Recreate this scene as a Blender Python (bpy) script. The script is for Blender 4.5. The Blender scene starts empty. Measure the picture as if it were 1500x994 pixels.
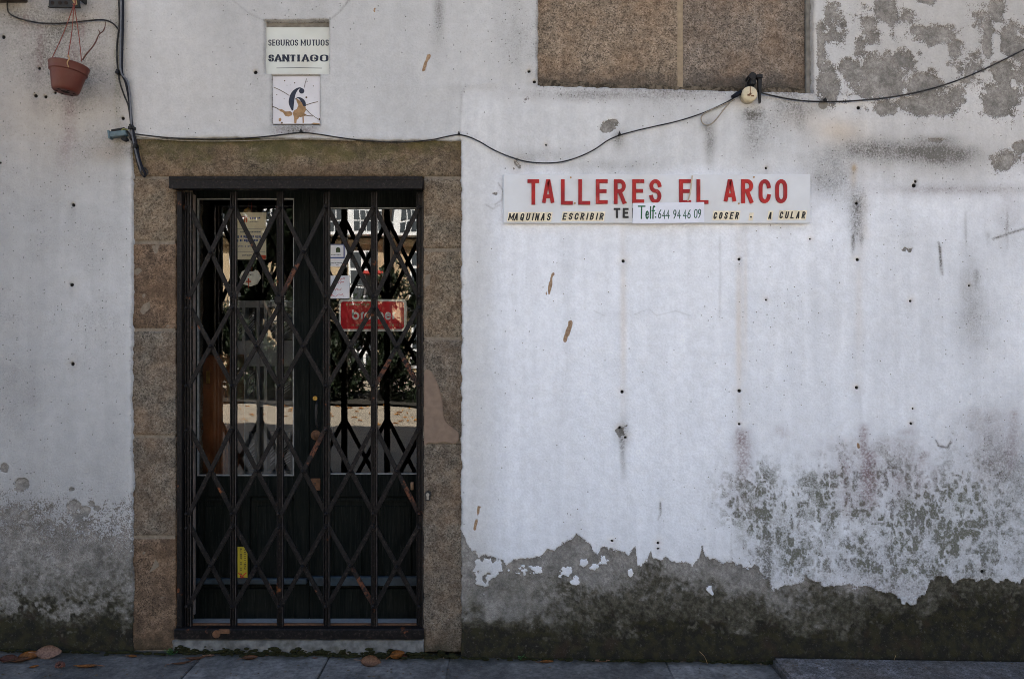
import bpy, bmesh, math, random
import numpy as np
from mathutils import Vector, Matrix

random.seed(7)
sc = bpy.context.scene
COL = sc.collection
S = 0.0032            # metres of wall per photo pixel
D = 3.733             # camera distance from the wall plane (y = 0)
HC = 1.5              # camera height
rad = math.radians

# ------------------------------------------------------------------ camera
cam_d = bpy.data.cameras.new('camera'); cam_d.lens = 28.0; cam_d.sensor_width = 36.0
cam_d.clip_start = 0.05; cam_d.clip_end = 500
cam = bpy.data.objects.new('camera', cam_d); COL.objects.link(cam)
cam.location = (0, -D, HC); cam.rotation_euler = (rad(90), 0, 0)
sc.camera = cam

# ------------------------------------------------------------------ sky, sun, exposure
SUN_EL, SUN_AZ = 41.0, 6.0      # the sun stands behind the house: its street front is in shade
world = bpy.data.worlds.new('World'); sc.world = world; world.use_nodes = True
wt = world.node_tree; wt.nodes.clear()
sky = wt.nodes.new('ShaderNodeTexSky'); sky.sky_type = 'NISHITA'; sky.sun_disc = False
sky.sun_elevation = rad(SUN_EL); sky.sun_rotation = rad(SUN_AZ)
sky.air_density = 1.0; sky.dust_density = 3.0; sky.ozone_density = 0.6
bg = wt.nodes.new('ShaderNodeBackground'); bg.inputs[1].default_value = 0.06
wo = wt.nodes.new('ShaderNodeOutputWorld')
wt.links.new(sky.outputs[0], bg.inputs[0]); wt.links.new(bg.outputs[0], wo.inputs[0])
sun_d = bpy.data.lights.new('sun', 'SUN'); sun_d.energy = 4.8; sun_d.angle = rad(0.5)
sun_d.color = (1.0, 0.94, 0.86)
sun = bpy.data.objects.new('sun', sun_d); COL.objects.link(sun)
_to = Vector((math.sin(rad(SUN_AZ)) * math.cos(rad(SUN_EL)), math.cos(rad(SUN_AZ)) * math.cos(rad(SUN_EL)), math.sin(rad(SUN_EL))))
sun.rotation_euler = _to.to_track_quat('Z', 'Y').to_euler()
sun.location = (0, 20, 30)
sc.view_settings.view_transform = 'Standard'; sc.view_settings.look = 'None'
sc.view_settings.gamma = 1.0; sc.view_settings.exposure = 2.6
sc.render.engine = 'CYCLES'
sc.cycles.max_bounces = 8; sc.cycles.diffuse_bounces = 4; sc.cycles.glossy_bounces = 4
sc.cycles.transparent_max_bounces = 12
sc.cycles.filter_width = 1.0; sc.cycles.use_denoising = True; sc.cycles.denoiser = 'OPENIMAGEDENOISE'; sc.cycles.denoising_prefilter = 'NONE'
sc.cycles.caustics_reflective = False; sc.cycles.caustics_refractive = False

# ------------------------------------------------------------------ photo pixel -> place
def X(px, y=0.0): return (px - 750.0) * S * (D + y) / D
def Z(py, y=0.0): return HC - (py - 497.0) * S * (D + y) / D
def ground_z(x): return 0.008 - x * 0.0155            # the street runs gently downhill to the right
def G(px, py):
    """point of the pavement seen at a photo pixel"""
    k = (py - 497.0) * S / D
    h = HC
    for _ in range(4):
        dist = h / k
        x = (px - 750.0) * S / D * dist
        h = HC - ground_z(x)
    return Vector((x, dist - D, ground_z(x)))

# ------------------------------------------------------------------ object helpers
def link(name, me, mat=None, parent=None):
    o = bpy.data.objects.new(name, me); COL.objects.link(o)
    if mat is not None and me is not None:
        me.materials.append(mat)
    if parent is not None: o.parent = parent
    return o
def tag(o, label=None, cat=None, group=None, kind=None):
    if label: o['label'] = label
    if cat: o['category'] = cat
    if group: o['group'] = group
    if kind: o['kind'] = kind
    return o
def thing(name, label, cat, loc=(0, 0, 0), group=None):
    o = bpy.data.objects.new(name, None); COL.objects.link(o)
    o.empty_display_size = 0.1; o.location = loc
    return tag(o, label, cat, group)
def part(name, bm_or_me, mat, parent, world=True):
    """a mesh part; world=True: coordinates are world metres, moved into the parent's frame"""
    me = bm_or_me
    if isinstance(me, bmesh.types.BMesh):
        me = bpy.data.meshes.new(name); bm_or_me.to_mesh(me); bm_or_me.free()
    o = link(name, me, mat, parent)
    if parent is not None and world:
        p = parent; off = Vector((0, 0, 0))
        while p is not None:
            off += p.location; p = p.parent
        if off.length > 0: me.transform(Matrix.Translation(-off))
    return o
def smooth(o, on=True):
    me = o.data
    me.polygons.foreach_set('use_smooth', [on] * len(me.polygons)); return o

def box(bm, x0, x1, y0, y1, z0, z1, bev=0.0, seg=1):
    v = [bm.verts.new(p) for p in ((x0,y0,z0),(x1,y0,z0),(x1,y1,z0),(x0,y1,z0),(x0,y0,z1),(x1,y0,z1),(x1,y1,z1),(x0,y1,z1))]
    fs = [bm.faces.new([v[i] for i in q]) for q in ((0,1,5,4),(1,2,6,5),(2,3,7,6),(3,0,4,7),(4,5,6,7),(3,2,1,0))]
    if bev > 0:
        es = set(e for f in fs for e in f.edges)
        bmesh.ops.bevel(bm, geom=list(es), offset=bev, segments=seg, affect='EDGES', profile=0.5)
    return v
def boxm(*a, **k):
    bm = bmesh.new(); box(bm, *a, **k); return bm
def tube(bm, pts, r, n=8, cap=True):
    pts = [Vector(p) for p in pts]
    rr = r if isinstance(r, (list, tuple)) else [r] * len(pts)
    rings = []; up = Vector((0, 1, 0.001))
    for i, p in enumerate(pts):
        t = (pts[min(i+1, len(pts)-1)] - pts[max(i-1, 0)])
        t = t.normalized() if t.length > 1e-9 else Vector((0, 0, 1))
        a = t.cross(up)
        if a.length < 1e-4: a = t.cross(Vector((1, 0, 0)))
        a.normalize(); b = a.cross(t).normalized()
        rings.append([bm.verts.new(p + (a*math.cos(2*math.pi*k/n) + b*math.sin(2*math.pi*k/n)) * rr[i]) for k in range(n)])
    for A, B in zip(rings, rings[1:]):
        for k in range(n):
            f = bm.faces.new((A[k], A[(k+1) % n], B[(k+1) % n], B[k])); f.smooth = True
    if cap:
        bm.faces.new(rings[0][::-1]); bm.faces.new(rings[-1])
def spline(pts, per=6):
    """Catmull-Rom through 3-D or 2-D points"""
    P = [Vector(p) for p in pts]; P = [P[0]*2 - P[1]] + P + [P[-1]*2 - P[-2]]
    out = []
    for i in range(1, len(P)-2):
        for k in range(per):
            t = k / per; p0, p1, p2, p3 = P[i-1:i+3]
            out.append(0.5*((2*p1) + (p2-p0)*t + (2*p0-5*p1+4*p2-p3)*t*t + (3*p1-p0-3*p2+p3)*t**3))
    out.append(P[-2]); return out
def lathe(bm, prof, n=32, M=Matrix()):
    rings = []
    for r, z in prof:
        rings.append([bm.verts.new(M @ Vector((r*math.cos(2*math.pi*k/n), r*math.sin(2*math.pi*k/n), z))) for k in range(n)])
    for A, B in zip(rings, rings[1:]):
        for k in range(n):
            f = bm.faces.new((A[k], A[(k+1) % n], B[(k+1) % n], B[k])); f.smooth = True
    return rings
def prism(bm, poly, y0, y1):
    """polygon in (x, z), front at y0 (towards the street), back at y1"""
    f = [bm.verts.new((x, y0, z)) for x, z in poly]; b = [bm.verts.new((x, y1, z)) for x, z in poly]
    n = len(poly)
    bm.faces.new(f); bm.faces.new(b[::-1])
    for i in range(n):
        bm.faces.new((f[i], b[i], b[(i+1) % n], f[(i+1) % n]))
    bmesh.ops.recalc_face_normals(bm, faces=bm.faces[:])

def disc_y(bm, cx, cz, r, y0, y1, n=20):
    prism(bm, [(cx + r*math.cos(2*math.pi*k/n), cz + r*math.sin(2*math.pi*k/n)) for k in range(n)], y0, y1)

# ------------------------------------------------------------------ node helpers
class NT:
    def __init__(self, name):
        self.mat = bpy.data.materials.new(name); self.mat.use_nodes = True
        self.t = self.mat.node_tree; self.t.nodes.clear()
        self.out = self.t.nodes.new('ShaderNodeOutputMaterial')
        self._pos = None
    def n(self, typ, **props):
        nd = self.t.nodes.new(typ)
        for k, v in props.items(): setattr(nd, k, v)
        return nd
    def set(self, sock, v):
        if v is None: return
        if isinstance(v, bpy.types.NodeSocket): self.t.links.new(v, sock)
        elif isinstance(v, (tuple, list)) and sock.type == 'RGBA' and len(v) == 3: sock.default_value = (*v, 1)
        else: sock.default_value = v
    def pos(self):
        if self._pos is None: self._pos = self.n('ShaderNodeNewGeometry').outputs['Position']
        return self._pos
    def obj(self):
        return self.n('ShaderNodeTexCoord').outputs['Object']
    def scaled(self, vec, s):
        m = self.n('ShaderNodeMapping'); self.set(m.inputs[0], vec); m.inputs['Scale'].default_value = s
        return m.outputs[0]
    def noise(self, scale, detail=3, rough=0.55, vec=None, dist=0.0):
        nd = self.n('ShaderNodeTexNoise'); self.set(nd.inputs['Vector'], vec or self.pos())
        nd.inputs['Scale'].default_value = scale; nd.inputs['Detail'].default_value = detail
        nd.inputs['Roughness'].default_value = rough; nd.inputs['Distortion'].default_value = dist
        return nd.outputs['Fac']
    def voro(self, scale, vec=None, feature='F1', out='Distance'):
        nd = self.n('ShaderNodeTexVoronoi', feature=feature); self.set(nd.inputs['Vector'], vec or self.pos())
        nd.inputs['Scale'].default_value = scale
        return nd.outputs[out]
    def math(self, op, a, b=None, c=None, clamp=False):
        nd = self.n('ShaderNodeMath', operation=op); nd.use_clamp = clamp
        self.set(nd.inputs[0], a); self.set(nd.inputs[1], b)
        if c is not None: self.set(nd.inputs[2], c)
        return nd.outputs[0]
    def ramp(self, f, lo, hi, a=0.0, b=1.0):
        nd = self.n('ShaderNodeMapRange', interpolation_type='SMOOTHSTEP'); self.set(nd.inputs[0], f)
        nd.inputs[1].default_value = lo; nd.inputs[2].default_value = hi
        nd.inputs[3].default_value = a; nd.inputs[4].default_value = b
        return nd.outputs[0]
    def mix(self, f, a, b, blend='MIX'):
        nd = self.n('ShaderNodeMix', data_type='RGBA', blend_type=blend)
        self.set(nd.inputs[0], f); self.set(nd.inputs[6], a); self.set(nd.inputs[7], b)
        return nd.outputs[2]
    def scale_col(self, col, f):
        nd = self.n('ShaderNodeVectorMath', operation='SCALE'); self.set(nd.inputs[0], col)
        self.set(nd.inputs['Scale'], f); return nd.outputs[0]
    def bump(self, h, strength=0.3, dist=0.002, nrm=None):
        nd = self.n('ShaderNodeBump'); nd.inputs['Strength'].default_value = strength
        nd.inputs['Distance'].default_value = dist; self.set(nd.inputs['Height'], h); self.set(nd.inputs['Normal'], nrm)
        return nd.outputs[0]
    def bsdf(self, col, rough=0.7, spec=0.3, metal=0.0, normal=None, **kw):
        nd = self.n('ShaderNodeBsdfPrincipled')
        if isinstance(col, (tuple, list)): nd.inputs['Base Color'].default_value = (*col[:3], 1)
        else: self.set(nd.inputs['Base Color'], col)
        self.set(nd.inputs['Roughness'], rough); self.set(nd.inputs['Specular IOR Level'], spec)
        self.set(nd.inputs['Metallic'], metal); self.set(nd.inputs['Normal'], normal)
        for k, v in kw.items(): self.set(nd.inputs[k], v)
        self.t.links.new(nd.outputs[0], self.out.inputs[0]); return self.mat

def simple(name, col, rough=0.6, var=0.18, scale=40, spec=0.3, metal=0.0, bump=0.0, bscale=120, dirt=None, dirt_amt=0.4):
    t = NT(name)
    n1 = t.noise(scale, 4)
    c = t.scale_col(t.mix(0.0, col, col), t.ramp(n1, 0.25, 0.75, 1-var, 1+var))
    if dirt is not None:
        c = t.mix(t.math('MULTIPLY', t.ramp(t.noise(scale*0.37, 5, 0.65), 0.48, 0.72), dirt_amt), c, dirt)
    nr = t.bump(t.noise(bscale, 4), bump, 0.002) if bump > 0 else None
    return t.bsdf(c, t.ramp(n1, 0.2, 0.8, max(rough-0.08, 0.02), min(rough+0.08, 1)), spec, metal, nr)

def granite(name, tint, dark=1.0, moss=0.0, brown=0.0, lichen=0.0, sill=None):
    t = NT(name)
    p = t.pos()
    g1 = t.voro(190, out='Color'); sep = t.n('ShaderNodeSeparateColor'); t.set(sep.inputs[0], g1)
    cell = sep.outputs[0]
    fine = t.noise(260, 3, 0.6)
    big = t.noise(5.5, 4, 0.6)
    mid = t.noise(28, 4, 0.6)
    base = tuple(v*dark for v in tint)
    lo = tuple(v*0.42*dark for v in tint); hi = tuple(min(v*1.55, .75)*dark for v in (tint[0], tint[1]*1.02, tint[2]*1.08))
    c = t.mix(t.ramp(cell, 0.08, 0.42), lo, base)
    c = t.mix(t.math('MULTIPLY', t.ramp(cell, 0.62, 0.95), 0.75), c, hi)
    c = t.scale_col(c, t.ramp(fine, 0.3, 0.7, 0.78, 1.2))
    c = t.mix(t.math('MULTIPLY', t.ramp(big, 0.35, 0.68), 0.35), c, (0.26*dark, 0.155*dark, 0.085*dark))   # iron staining
    c = t.scale_col(c, t.ramp(mid, 0.3, 0.7, 0.70, 1.2))
    if brown > 0:
        c = t.mix(t.math('MULTIPLY', t.ramp(t.noise(9, 5, 0.65), 0.42, 0.6), brown), c, (0.052, 0.034, 0.022))
    sx = t.n('ShaderNodeSeparateXYZ'); t.set(sx.inputs[0], p)
    if moss > 0:
        m = t.noise(7.5, 5, 0.62, vec=t.scaled(p, (0.55, 1, 1.3)))
        hgt = t.ramp(sx.outputs[2], Z(262), Z(205), 0.06, 0.36)
        f = t.ramp(t.math('ADD', t.math('ADD', m, hgt), t.math('MULTIPLY', t.math('SUBTRACT', t.noise(40, 4, .7), .5), .35)), 0.62, 0.95)
        c = t.mix(t.math('MULTIPLY', f, moss), c, (0.090, 0.084, 0.024))
        f2 = t.ramp(t.math('ADD', t.noise(16, 4), hgt), 0.75, 0.98)
        c = t.mix(t.math('MULTIPLY', f2, 0.5*moss), c, (0.05, 0.043, 0.025))
    if lichen > 0:
        c = t.mix(t.math('MULTIPLY', t.ramp(t.noise(34, 4, .7), 0.60, 0.68), lichen), c, (0.36, 0.34, 0.30))
    if sill is not None:      # black crust washed down onto the lowest course
        sf = t.ramp(t.math('ADD', sx.outputs[2], t.math('MULTIPLY', t.math('SUBTRACT', t.noise(11, 5, .65), .5), .22)), sill-.02, sill+.11, 1.0, 0.0)
        c = t.mix(t.math('MULTIPLY', sf, .8), c, (0.055, 0.048, 0.040))
    # wet, mossy foot where the stone meets the street
    foot = t.ramp(t.math('ADD', sx.outputs[2], t.math('MULTIPLY', t.noise(14, 4), 0.16)), 0.07, 0.26, 1.0, 0.0)
    c = t.mix(t.math('MULTIPLY', foot, 0.75), c, (0.024, 0.024, 0.014))
    h = t.math('ADD', t.math('MULTIPLY', cell, 0.9), t.math('MULTIPLY', t.noise(60, 4), 1.4))
    return t.bsdf(c, 0.88, 0.25, 0.0, t.bump(h, 0.75, 0.0032))

M_granite = granite('granite_jamb', (0.190, 0.157, 0.113))
M_granite_red = granite('granite_reddish', (0.180, 0.124, 0.082), brown=0.45)
M_granite_grey = granite('granite_grey', (0.180, 0.154, 0.120), lichen=0.10, brown=.28)
M_lintel = granite('granite_mossy', (0.170, 0.134, 0.090), moss=.72, brown=0.3)
M_mortar = simple('mortar', (0.21, 0.175, 0.135), 0.95, 0.25, 60, 0.1, bump=0.5)
M_patch = simple('mortar_patch', (0.225, 0.165, 0.125), 0.95, 0.12, 35, 0.1, bump=0.35, dirt=(0.2, 0.15, 0.11))

# ================================================================== THE HOUSE
house = thing('plastered_house', 'old white plastered house front with flaking paint, granite doorway and damp mossy foot', 'house', (0, 0, 0))

# ------------------------------------------------------------------ plaster sheet: a height field with paint, render and dirt masks
PXA, PXB, PYA, PYB, STEP = -260.0, 1760.0, -130.0, 1000.0, 1.5
gx = np.arange(PXA, PXB + .01, STEP, dtype=np.float32); gy = np.arange(PYA, PYB + .01, STEP, dtype=np.float32)
NX, NY = len(gx), len(gy)
PX, PY = np.meshgrid(gx, gy)
def vn(seed, cx, cy=None):
    cy = cy or cx
    r = np.random.default_rng(seed).random((int((PYB-PYA)/cy) + 3, int((PXB-PXA)/cx) + 3)).astype(np.float32)
    u = (gx - PXA)/cx; v = (gy - PYA)/cy
    iu = u.astype(int); iv = v.astype(int); fu = u - iu; fv = v - iv
    fu = fu*fu*(3-2*fu); fv = (fv*fv*(3-2*fv))[:, None]
    a = r[iv][:, iu]; b = r[iv][:, iu+1]; c = r[iv+1][:, iu]; d = r[iv+1][:, iu+1]
    return (a + (b-a)*fu)*(1-fv) + (c + (d-c)*fu)*fv
def fbm(seed, cx, cy=None, octv=4, gain=0.55):
    cy = cy or cx; out = 0; amp = 1; tot = 0
    for o in range(octv):
        if min(cx, cy) < STEP*0.9: break
        out = out + amp*vn(seed+o*17, cx, cy); tot += amp; amp *= gain; cx /= 2.03; cy /= 2.03
    return out/tot
def sst(x, a, b):
    t = np.clip((x-a)/(b-a), 0, 1); return t*t*(3-2*t)
def blob(cx, cy, rx, ry, p=2.0):
    return np.exp(-(np.abs((PX-cx)/rx)**p + np.abs((PY-cy)/ry)**p))
def interp(pts):
    pts = sorted(pts); return np.interp(gx, [p[0] for p in pts], [p[1] for p in pts]).astype(np.float32)[None, :]
def streak(cx, y0, y1, w, seed=1, soft=25):
    wob = (vn(900+seed, 60, 60) - .5)*w*1.2
    return np.exp(-((PX-cx+wob)/w)**2) * sst(PY, y0-soft*.4, y0+soft*.4) * (1-sst(PY, y1-soft*1.5, y1+soft))
def seg(x0, y0, x1, y1, w):
    dx, dy = x1-x0, y1-y0; L = dx*dx+dy*dy
    t = np.clip(((PX-x0)*dx + (PY-y0)*dy)/L, 0, 1)
    return np.exp(-(((PX-x0-t*dx)**2 + (PY-y0-t*dy)**2)/(w*w)))
def line(pts, w):
    m = 0
    for (a, b), (c, d) in zip(pts, pts[1:]): m = np.maximum(m, seg(a, b, c, d, w))
    return m

n8 = fbm(11, 8, octv=3); n14 = fbm(21, 14, octv=4); n30 = fbm(31, 30, octv=5); n80 = fbm(41, 80, octv=5); n200 = fbm(51, 200, octv=5)
vst = fbm(61, 9, 160, 4); vst2 = fbm(62, 26, 260, 4)
ridge = 1 - np.abs(2*fbm(71, 10, 14, 3) - 1)*2.0

# --- where the paint has come off (0.5 is the edge) -------------------------------------------
bound = interp([(-300,700),(0,705),(60,740),(130,752),(193,760),(640,760),(676,772),(686,799),(698,806),(701,818),(710,814),(736,817),(742,825),(763,815),(777,817),(793,812),
 (798,806),(812,807),(821,797),(836,793),(849,785),(862,793),(870,806),(876,811),(881,802),(895,806),(912,807),(920,812),(931,798),(934,828),
 (948,828),(953,805),(957,819),(968,822),(977,815),(991,822),(1012,825),(1024,819),(1028,801),(1034,818),(1044,819),(1056,826),(1077,825),
 (1090,828),(1111,829),(1115,842),(1129,858),(1145,861),(1165,855),(1181,848),(1197,850),(1209,860),(1236,852),(1256,860),(1288,862),(1312,874),
 (1343,878),(1355,873),(1363,846),(1387,846),(1399,854),(1427,848),(1500,852),(1760,846)])
edge = PY - bound + (n14-.5)*16 + (n8-.5)*9
right = sst(PX, 560, 600)
peel = right * np.clip(0.5 + edge/11.0, 0, 1)
for (cx, cy, rx, ry) in [(712,833,16,12),(726,836,14,10),(703,838,8,16),(707,858,6,14),(716,825,16,7),(765,838,8,10),(783,836,10,8),(830,838,11,8),(841,846,8,6),(855,823,7,7),(884,823,13,7),(872,829,7,5),(924,836,4,10),
                         (1042,862,6,8),(845,852,6,5),(1330,872,14,10)]:
    peel -= 1.5*sst(blob(cx, cy, rx*1.25, ry*1.25) + (n8-.5)*1.7 + (n14-.5)*.5, .45, .85)*.58*sst(blob(cx, cy, rx*1.25, ry*1.25), .10, .35)
# left foot: thin paint scaling off in flecks
lf = .22*sst(PY,770,830) + (PY - bound)/150.0 + (n30-.5)*0.55 + (n8-.5)*0.9 + 0.16
peel = np.maximum(peel, (1-right) * np.clip(0.5 + (lf-0.33)*0.42, 0, 0.70) * sst(PY, 640, 760))
for (cx, cy, rx, ry) in [(33,708,12,9),(22,748,9,6),(36,753,7,6),(42,776,10,9),(28,716,7,4),(108,740,12,8),(124,748,10,9),(134,738,5,5),(105,716,4,3),(112,756,9,6),(141,744,5,5),(6,685,6,8),(44,818,8,5)]:
    peel = np.maximum(peel, np.clip(0.5 + 2.2*(blob(cx, cy, rx, ry) - 0.42 + (n8-.5)*.5), 0, 1))
# upper right patches
spk = 0
for (cx, cy, rx, ry, st) in [(1298,12,20,26,1),(1357,0,14,6,1),(1368,52,38,14,1),(1398,72,11,18,1),(1345,45,14,8,.9),(1460,14,13,18,1),(1447,58,7,36,1),(1480,55,14,30,.9),(1492,75,14,22,.9),
                             (1203,70,7,45,.9),(1212,122,15,34,1),(1290,115,46,34,1),(1350,125,30,20,1),(1298,158,24,13,1),(1362,153,48,17,1),(1402,142,13,16,1),(1260,72,10,18,.8),(1250,105,20,20,.85),
                             (1466,146,27,30,1),(1470,105,24,20,.85),(1474,234,20,20,.85),(1492,215,12,8,1),(1315,90,30,18,.85),(1330,25,14,14,.7),(1225,40,20,30,.62),(1275,40,20,30,.66),(1440,30,20,30,.6),(1420,100,30,30,.6),(1215,20,12,24,.68),
                             (1540,90,60,70,.9),(1620,180,50,40,.9)]:
    q = blob(cx, cy, rx, ry, 2.6)*st
    spk = np.maximum(spk, q)
spk = spk - 0.50 + (n14-.5)*0.55 + (n8-.5)*0.75 + sst(PX, 1195, 1225)*(1-sst(PY, 120, 190))*0.06
peel = np.maximum(peel, np.clip(0.5 + 0.85*spk, 0, 1) * sst(PX, 1188, 1196) * (1-sst(PY, 262, 275)))
for (cx, cy, rx, ry, a) in [(893,185,13,9,1),(899,179,6,5,1),(886,191,6,4,.9),(757,238,9,14,.45),(725,284,12,14,.3),(912,632,10,10,.62),(1330,366,12,5,.5),(770,150,9,10,.5),(1368,205,14,4,.7)]:
    peel = np.maximum(peel, np.clip(0.5 + 2.0*(a*blob(cx, cy, rx, ry, 3) - 0.5 + (n8-.5)*1.0), 0, 1))

# --- damp, moss and black crust rising from the street ------------------------------------------
db = interp([(-300,915),(0,915),(60,905),(120,920),(193,905),(676,905),(700,905),(750,898),(800,906),(850,915),(900,910),(960,905),(1000,908),(1060,915),(1100,922),(1160,925),(1200,915),(1260,912),(1300,900),(1360,880),(1400,872),(1500,868),(1760,866)])
damp = sst(PY - db + (n30-.5)*75 + (n80-.5)*40, -34, 26)
damp = np.maximum(damp, (.36+.2*sst(PX,760,900))*sst(PY - db + (n30-.5)*70 + (n80-.5)*50, -100, -10)*right*(.3+.7*sst(PX,720,860)))
damp = np.maximum(damp, 0.6*(1-right)*sst(PY+ (n14-.5)*90 + (n30-.5)*70, 875, 925))
damp = np.maximum(damp, (1-right)*.30*sst(PY + (n80-.5)*80 + (n30-.5)*50, 770, 890))
damp = np.maximum(damp, 0.9*sst(PY, 936, 950))
damp = np.maximum(damp, 0.75*sst(PX,1355,1400)*sst(PY - 858 + (n30-.5)*30, -8, 14))
damp = np.clip(damp + (n14-.5)*1.1*damp*(1-damp)*2 + (n8-.5)*.9*damp*(1-damp)*2, 0, 1)
damp = np.maximum(damp, (1-right)*.85*sst(PY + (n80-.5)*60, 850, 900)*sst(n14*.6+n8*.4, .48, .58)*(1-.6*sst(PY,905,925)))
damp *= 1 - 0.5*sst(n14*.5+n8*.5, .60, .72)*sst(-PY, -948, -925)
damp *= 1 - .85*right*(1-sst(peel, .40, .58))*(1-sst(PY, 905, 925))
damp *= 1 - 0.55*blob(860, 925, 60, 16)*n14 - 0.6*blob(735, 900, 60, 14)

# --- paint tone of the white, cooler where repainted and mid left; lens falloff added at left --------------------------
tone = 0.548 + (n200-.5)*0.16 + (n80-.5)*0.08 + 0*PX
rep = sst(PX + (n30-.5)*10, 673, 679) * sst(PY + (n30-.5)*14 - 3*np.sin(PX/60), 120, 130)
tone += rep*0.08
rep2 = sst(PX, 690, 760) * sst(PY + (n80-.5)*60, 225, 300)
tone += rep2*0.225
tone -= 0.055*sst(PX, 1195, 1330)*(1-sst(PY, 300, 520))
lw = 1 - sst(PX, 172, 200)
tone -= lw*0.06*(1-blob(170, 480, 60, 180)) + .05*(1-sst(PX, -20, 110))  # left wall and edge: lens darkening put into the paint, over real greying
tone -= 0.06*sst(PX, 1130, 1330)*sst(PY, 300, 400)
tone -= 0.05*sst(PX, 1330, 1480)*sst(PY, 560, 700)
tone += 0.07*blob(1490, 470, 50, 80, 4)
tone += 0.07*blob(900, 520, 300, 220)  # paler towards the middle of the wall
tone += (vst-.5)*0.085*sst(PY, 60, 200)*(.4+.6*sst(PX, 660, 700)) + (vst2-.5)*0.08
for (x, w) in [(1084, 9), (913, 7), (1255, 9), (830, 9), (1200, 12)]:
    tone -= 0.05*streak(x, 345, 640, w, 3)
cool = np.clip(rep2*1.25 + rep*0.2 + 0.3*blob(120, 520, 120, 200), 0, 1.4)

# --- grime, and darker patches at the left edge and behind the pot ------------------------------------------------------------------------------------
grime = np.zeros_like(PX)
def add(m, k): 
    global grime
    grime = grime + m*k
for (cx, cy, rx, ry, k) in [(1000,136,220,10,.42),(1345,223,85,13,.5),(1375,222,38,9,.5),(1270,216,60,17,.42),(1310,228,100,20,.25),(1395,232,40,16,.5),(1372,205,30,7,.45),(1225,268,34,34,.42),(1200,250,40,30,.25),(1255,300,13,22,.55),(1255,338,11,24,.5),
        (907,206,9,16,.55),(1040,200,10,26,.5),(1034,186,8,8,.3),(1100,166,16,10,.65),(1115,190,40,34,.28),(1165,155,34,22,.42),(1205,160,14,9,.3),(643,12,7,30,.65),(640,60,14,40,.22),
        (127,108,30,26,.45),(72,95,40,50,.22),(60,60,60,60,.25),(20,25,45,25,.3),(110,150,46,16,.22),(150,215,40,22,.25),(180,215,20,16,.35),(98,235,30,50,.2),(900,242,70,8,.25),(800,228,40,10,.28),(770,240,26,20,.22),
        (975,155,60,22,.22),(860,140,60,8,.3),(912,636,8,18,.65),(430,190,34,8,.85),(440,172,60,8,.1),(700,128,40,5,.22),(1435,470,34,60,.28),(1420,430,16,60,.25),(1470,330,24,40,.25),(1330,345,50,26,.12),
        (100,40,26,10,.25),(1440,640,40,50,.22),(1150,330,60,8,.10),(590,18,60,30,.10),(420,12,90,30,.16),(760,60,22,60,.22),(790,60,10,80,.2),(10,400,40,200,.1),(1500,700,60,90,.28),(30,560,60,60,.1),(50,850,130,70,.6),(20,780,60,50,.35),(150,830,50,40,.2)]:
    add(blob(cx, cy, rx, ry), k)
add(sst(PX, 1240, 1400)*(1-sst(PX, 1480, 1600))*blob(1400, 277, 400, 9)*0.5, .5)
for i, (x, y0, y1, w, k) in enumerate([(913,640,700,4,.5),(1055,345,470,2,.2),(1249,345,372,2.5,.7),(1262,345,360,2.5,.6),(1378,360,400,2,.65),(1448,340,352,3,.6),(1415,310,360,2,.3),(1432,395,420,4,.4),
        (1090,300,350,5,.12),(1475,310,360,2,.4),(1040,205,250,6,.25),(1180,150,210,14,.22),(860,250,330,12,.1),(300,0,200,30,.05),(1103,165,240,14,.25),(967,735,755,1.6,.5)]):
    add(streak(x, y0, y1, w, i, 14), k)
for pts, w, k in [([(512,0),(497,18),(481,31)],1.4,.5),([(340,0),(365,20),(386,30)],1.2,.22),([(1455,350),(1475,343),(1500,335)],1.8,.75),([(967,735),(968,750),(964,760)],1.2,.45),([(1375,355),(1379,385),(1381,402)],1.6,.6),
        ([(725,300),(735,293),(737,280),(730,268)],1.2,.45),([(712,300),(722,306),(732,300)],1.2,.35),([(673,205),(676,140),(682,124)],2,.22),([(930,460),(950,452),(962,462),(990,455),(1010,462)],1.0,.22),([(870,455),(885,462)],1.2,.2),
        ([(1128,285),(1124,300)],1,.2),([(1000,330),(1010,322)],1,.2),([(1371,645),(1375,653),(1388,655),(1393,647)],1.6,.8)]:
    add(line(pts, w), k)
grime *= 0.35 + 0.75*n30 + .6*n14
# cell-like scaling on the lower right
zone = (blob(1110,740,55,60,2.4) + blob(1210,730,40,50,2.4)*.9 + blob(1310,740,60,70,2.4) + blob(1290,790,50,30)*.9 + blob(1160,790,18,46)*.9 + blob(1410,740,40,60)*.7 + blob(1250,700,40,50)*.6 + blob(1330,830,60,22)*.5 + blob(1220,820,70,22)*.4)
zone = zone + .42*blob(1400,790,90,60) + .38*blob(1300,825,170,34) + .3*blob(1450,720,60,90)
zone = np.clip(zone, 0, 1)
cells = sst(ridge + (n8-.5)*.8 - (n30-.5)*1.3, 0.22, 0.70)
grime += (.55+.9*vst)*zone*(1-cells)*(0.42+.62*sst(n30, .36, .60)*sst(n8,.3,.6)) + zone*0.36*n14
add(sst(PY, 690, 850)*sst(PX, 1050, 1120)*(n14-.15)*0.32, 1)
add(sst(PX, 1040, 1130)*sst(PY, 650, 790)*(n30-.2)*.32, 1)
add(sst(vst, .60, .82)*sst(PX, 1040, 1100)*sst(PY, 640, 800)*.35, 1)
add(sst(PY-bound, -70, 0)*right*(n14)*0.16, 1)
grime += sst(n200, .55, .8)*0.12 + lw*(0.10 + 0.14*sst(n80, .45, .7)) + sst(-PY, -150, 40)*0.10*sst(n80, .3, .6)
grime += 0.09*sst(vst2, .55, .8)*sst(PX, 680, 740)*sst(PY, 330, 400)

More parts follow.
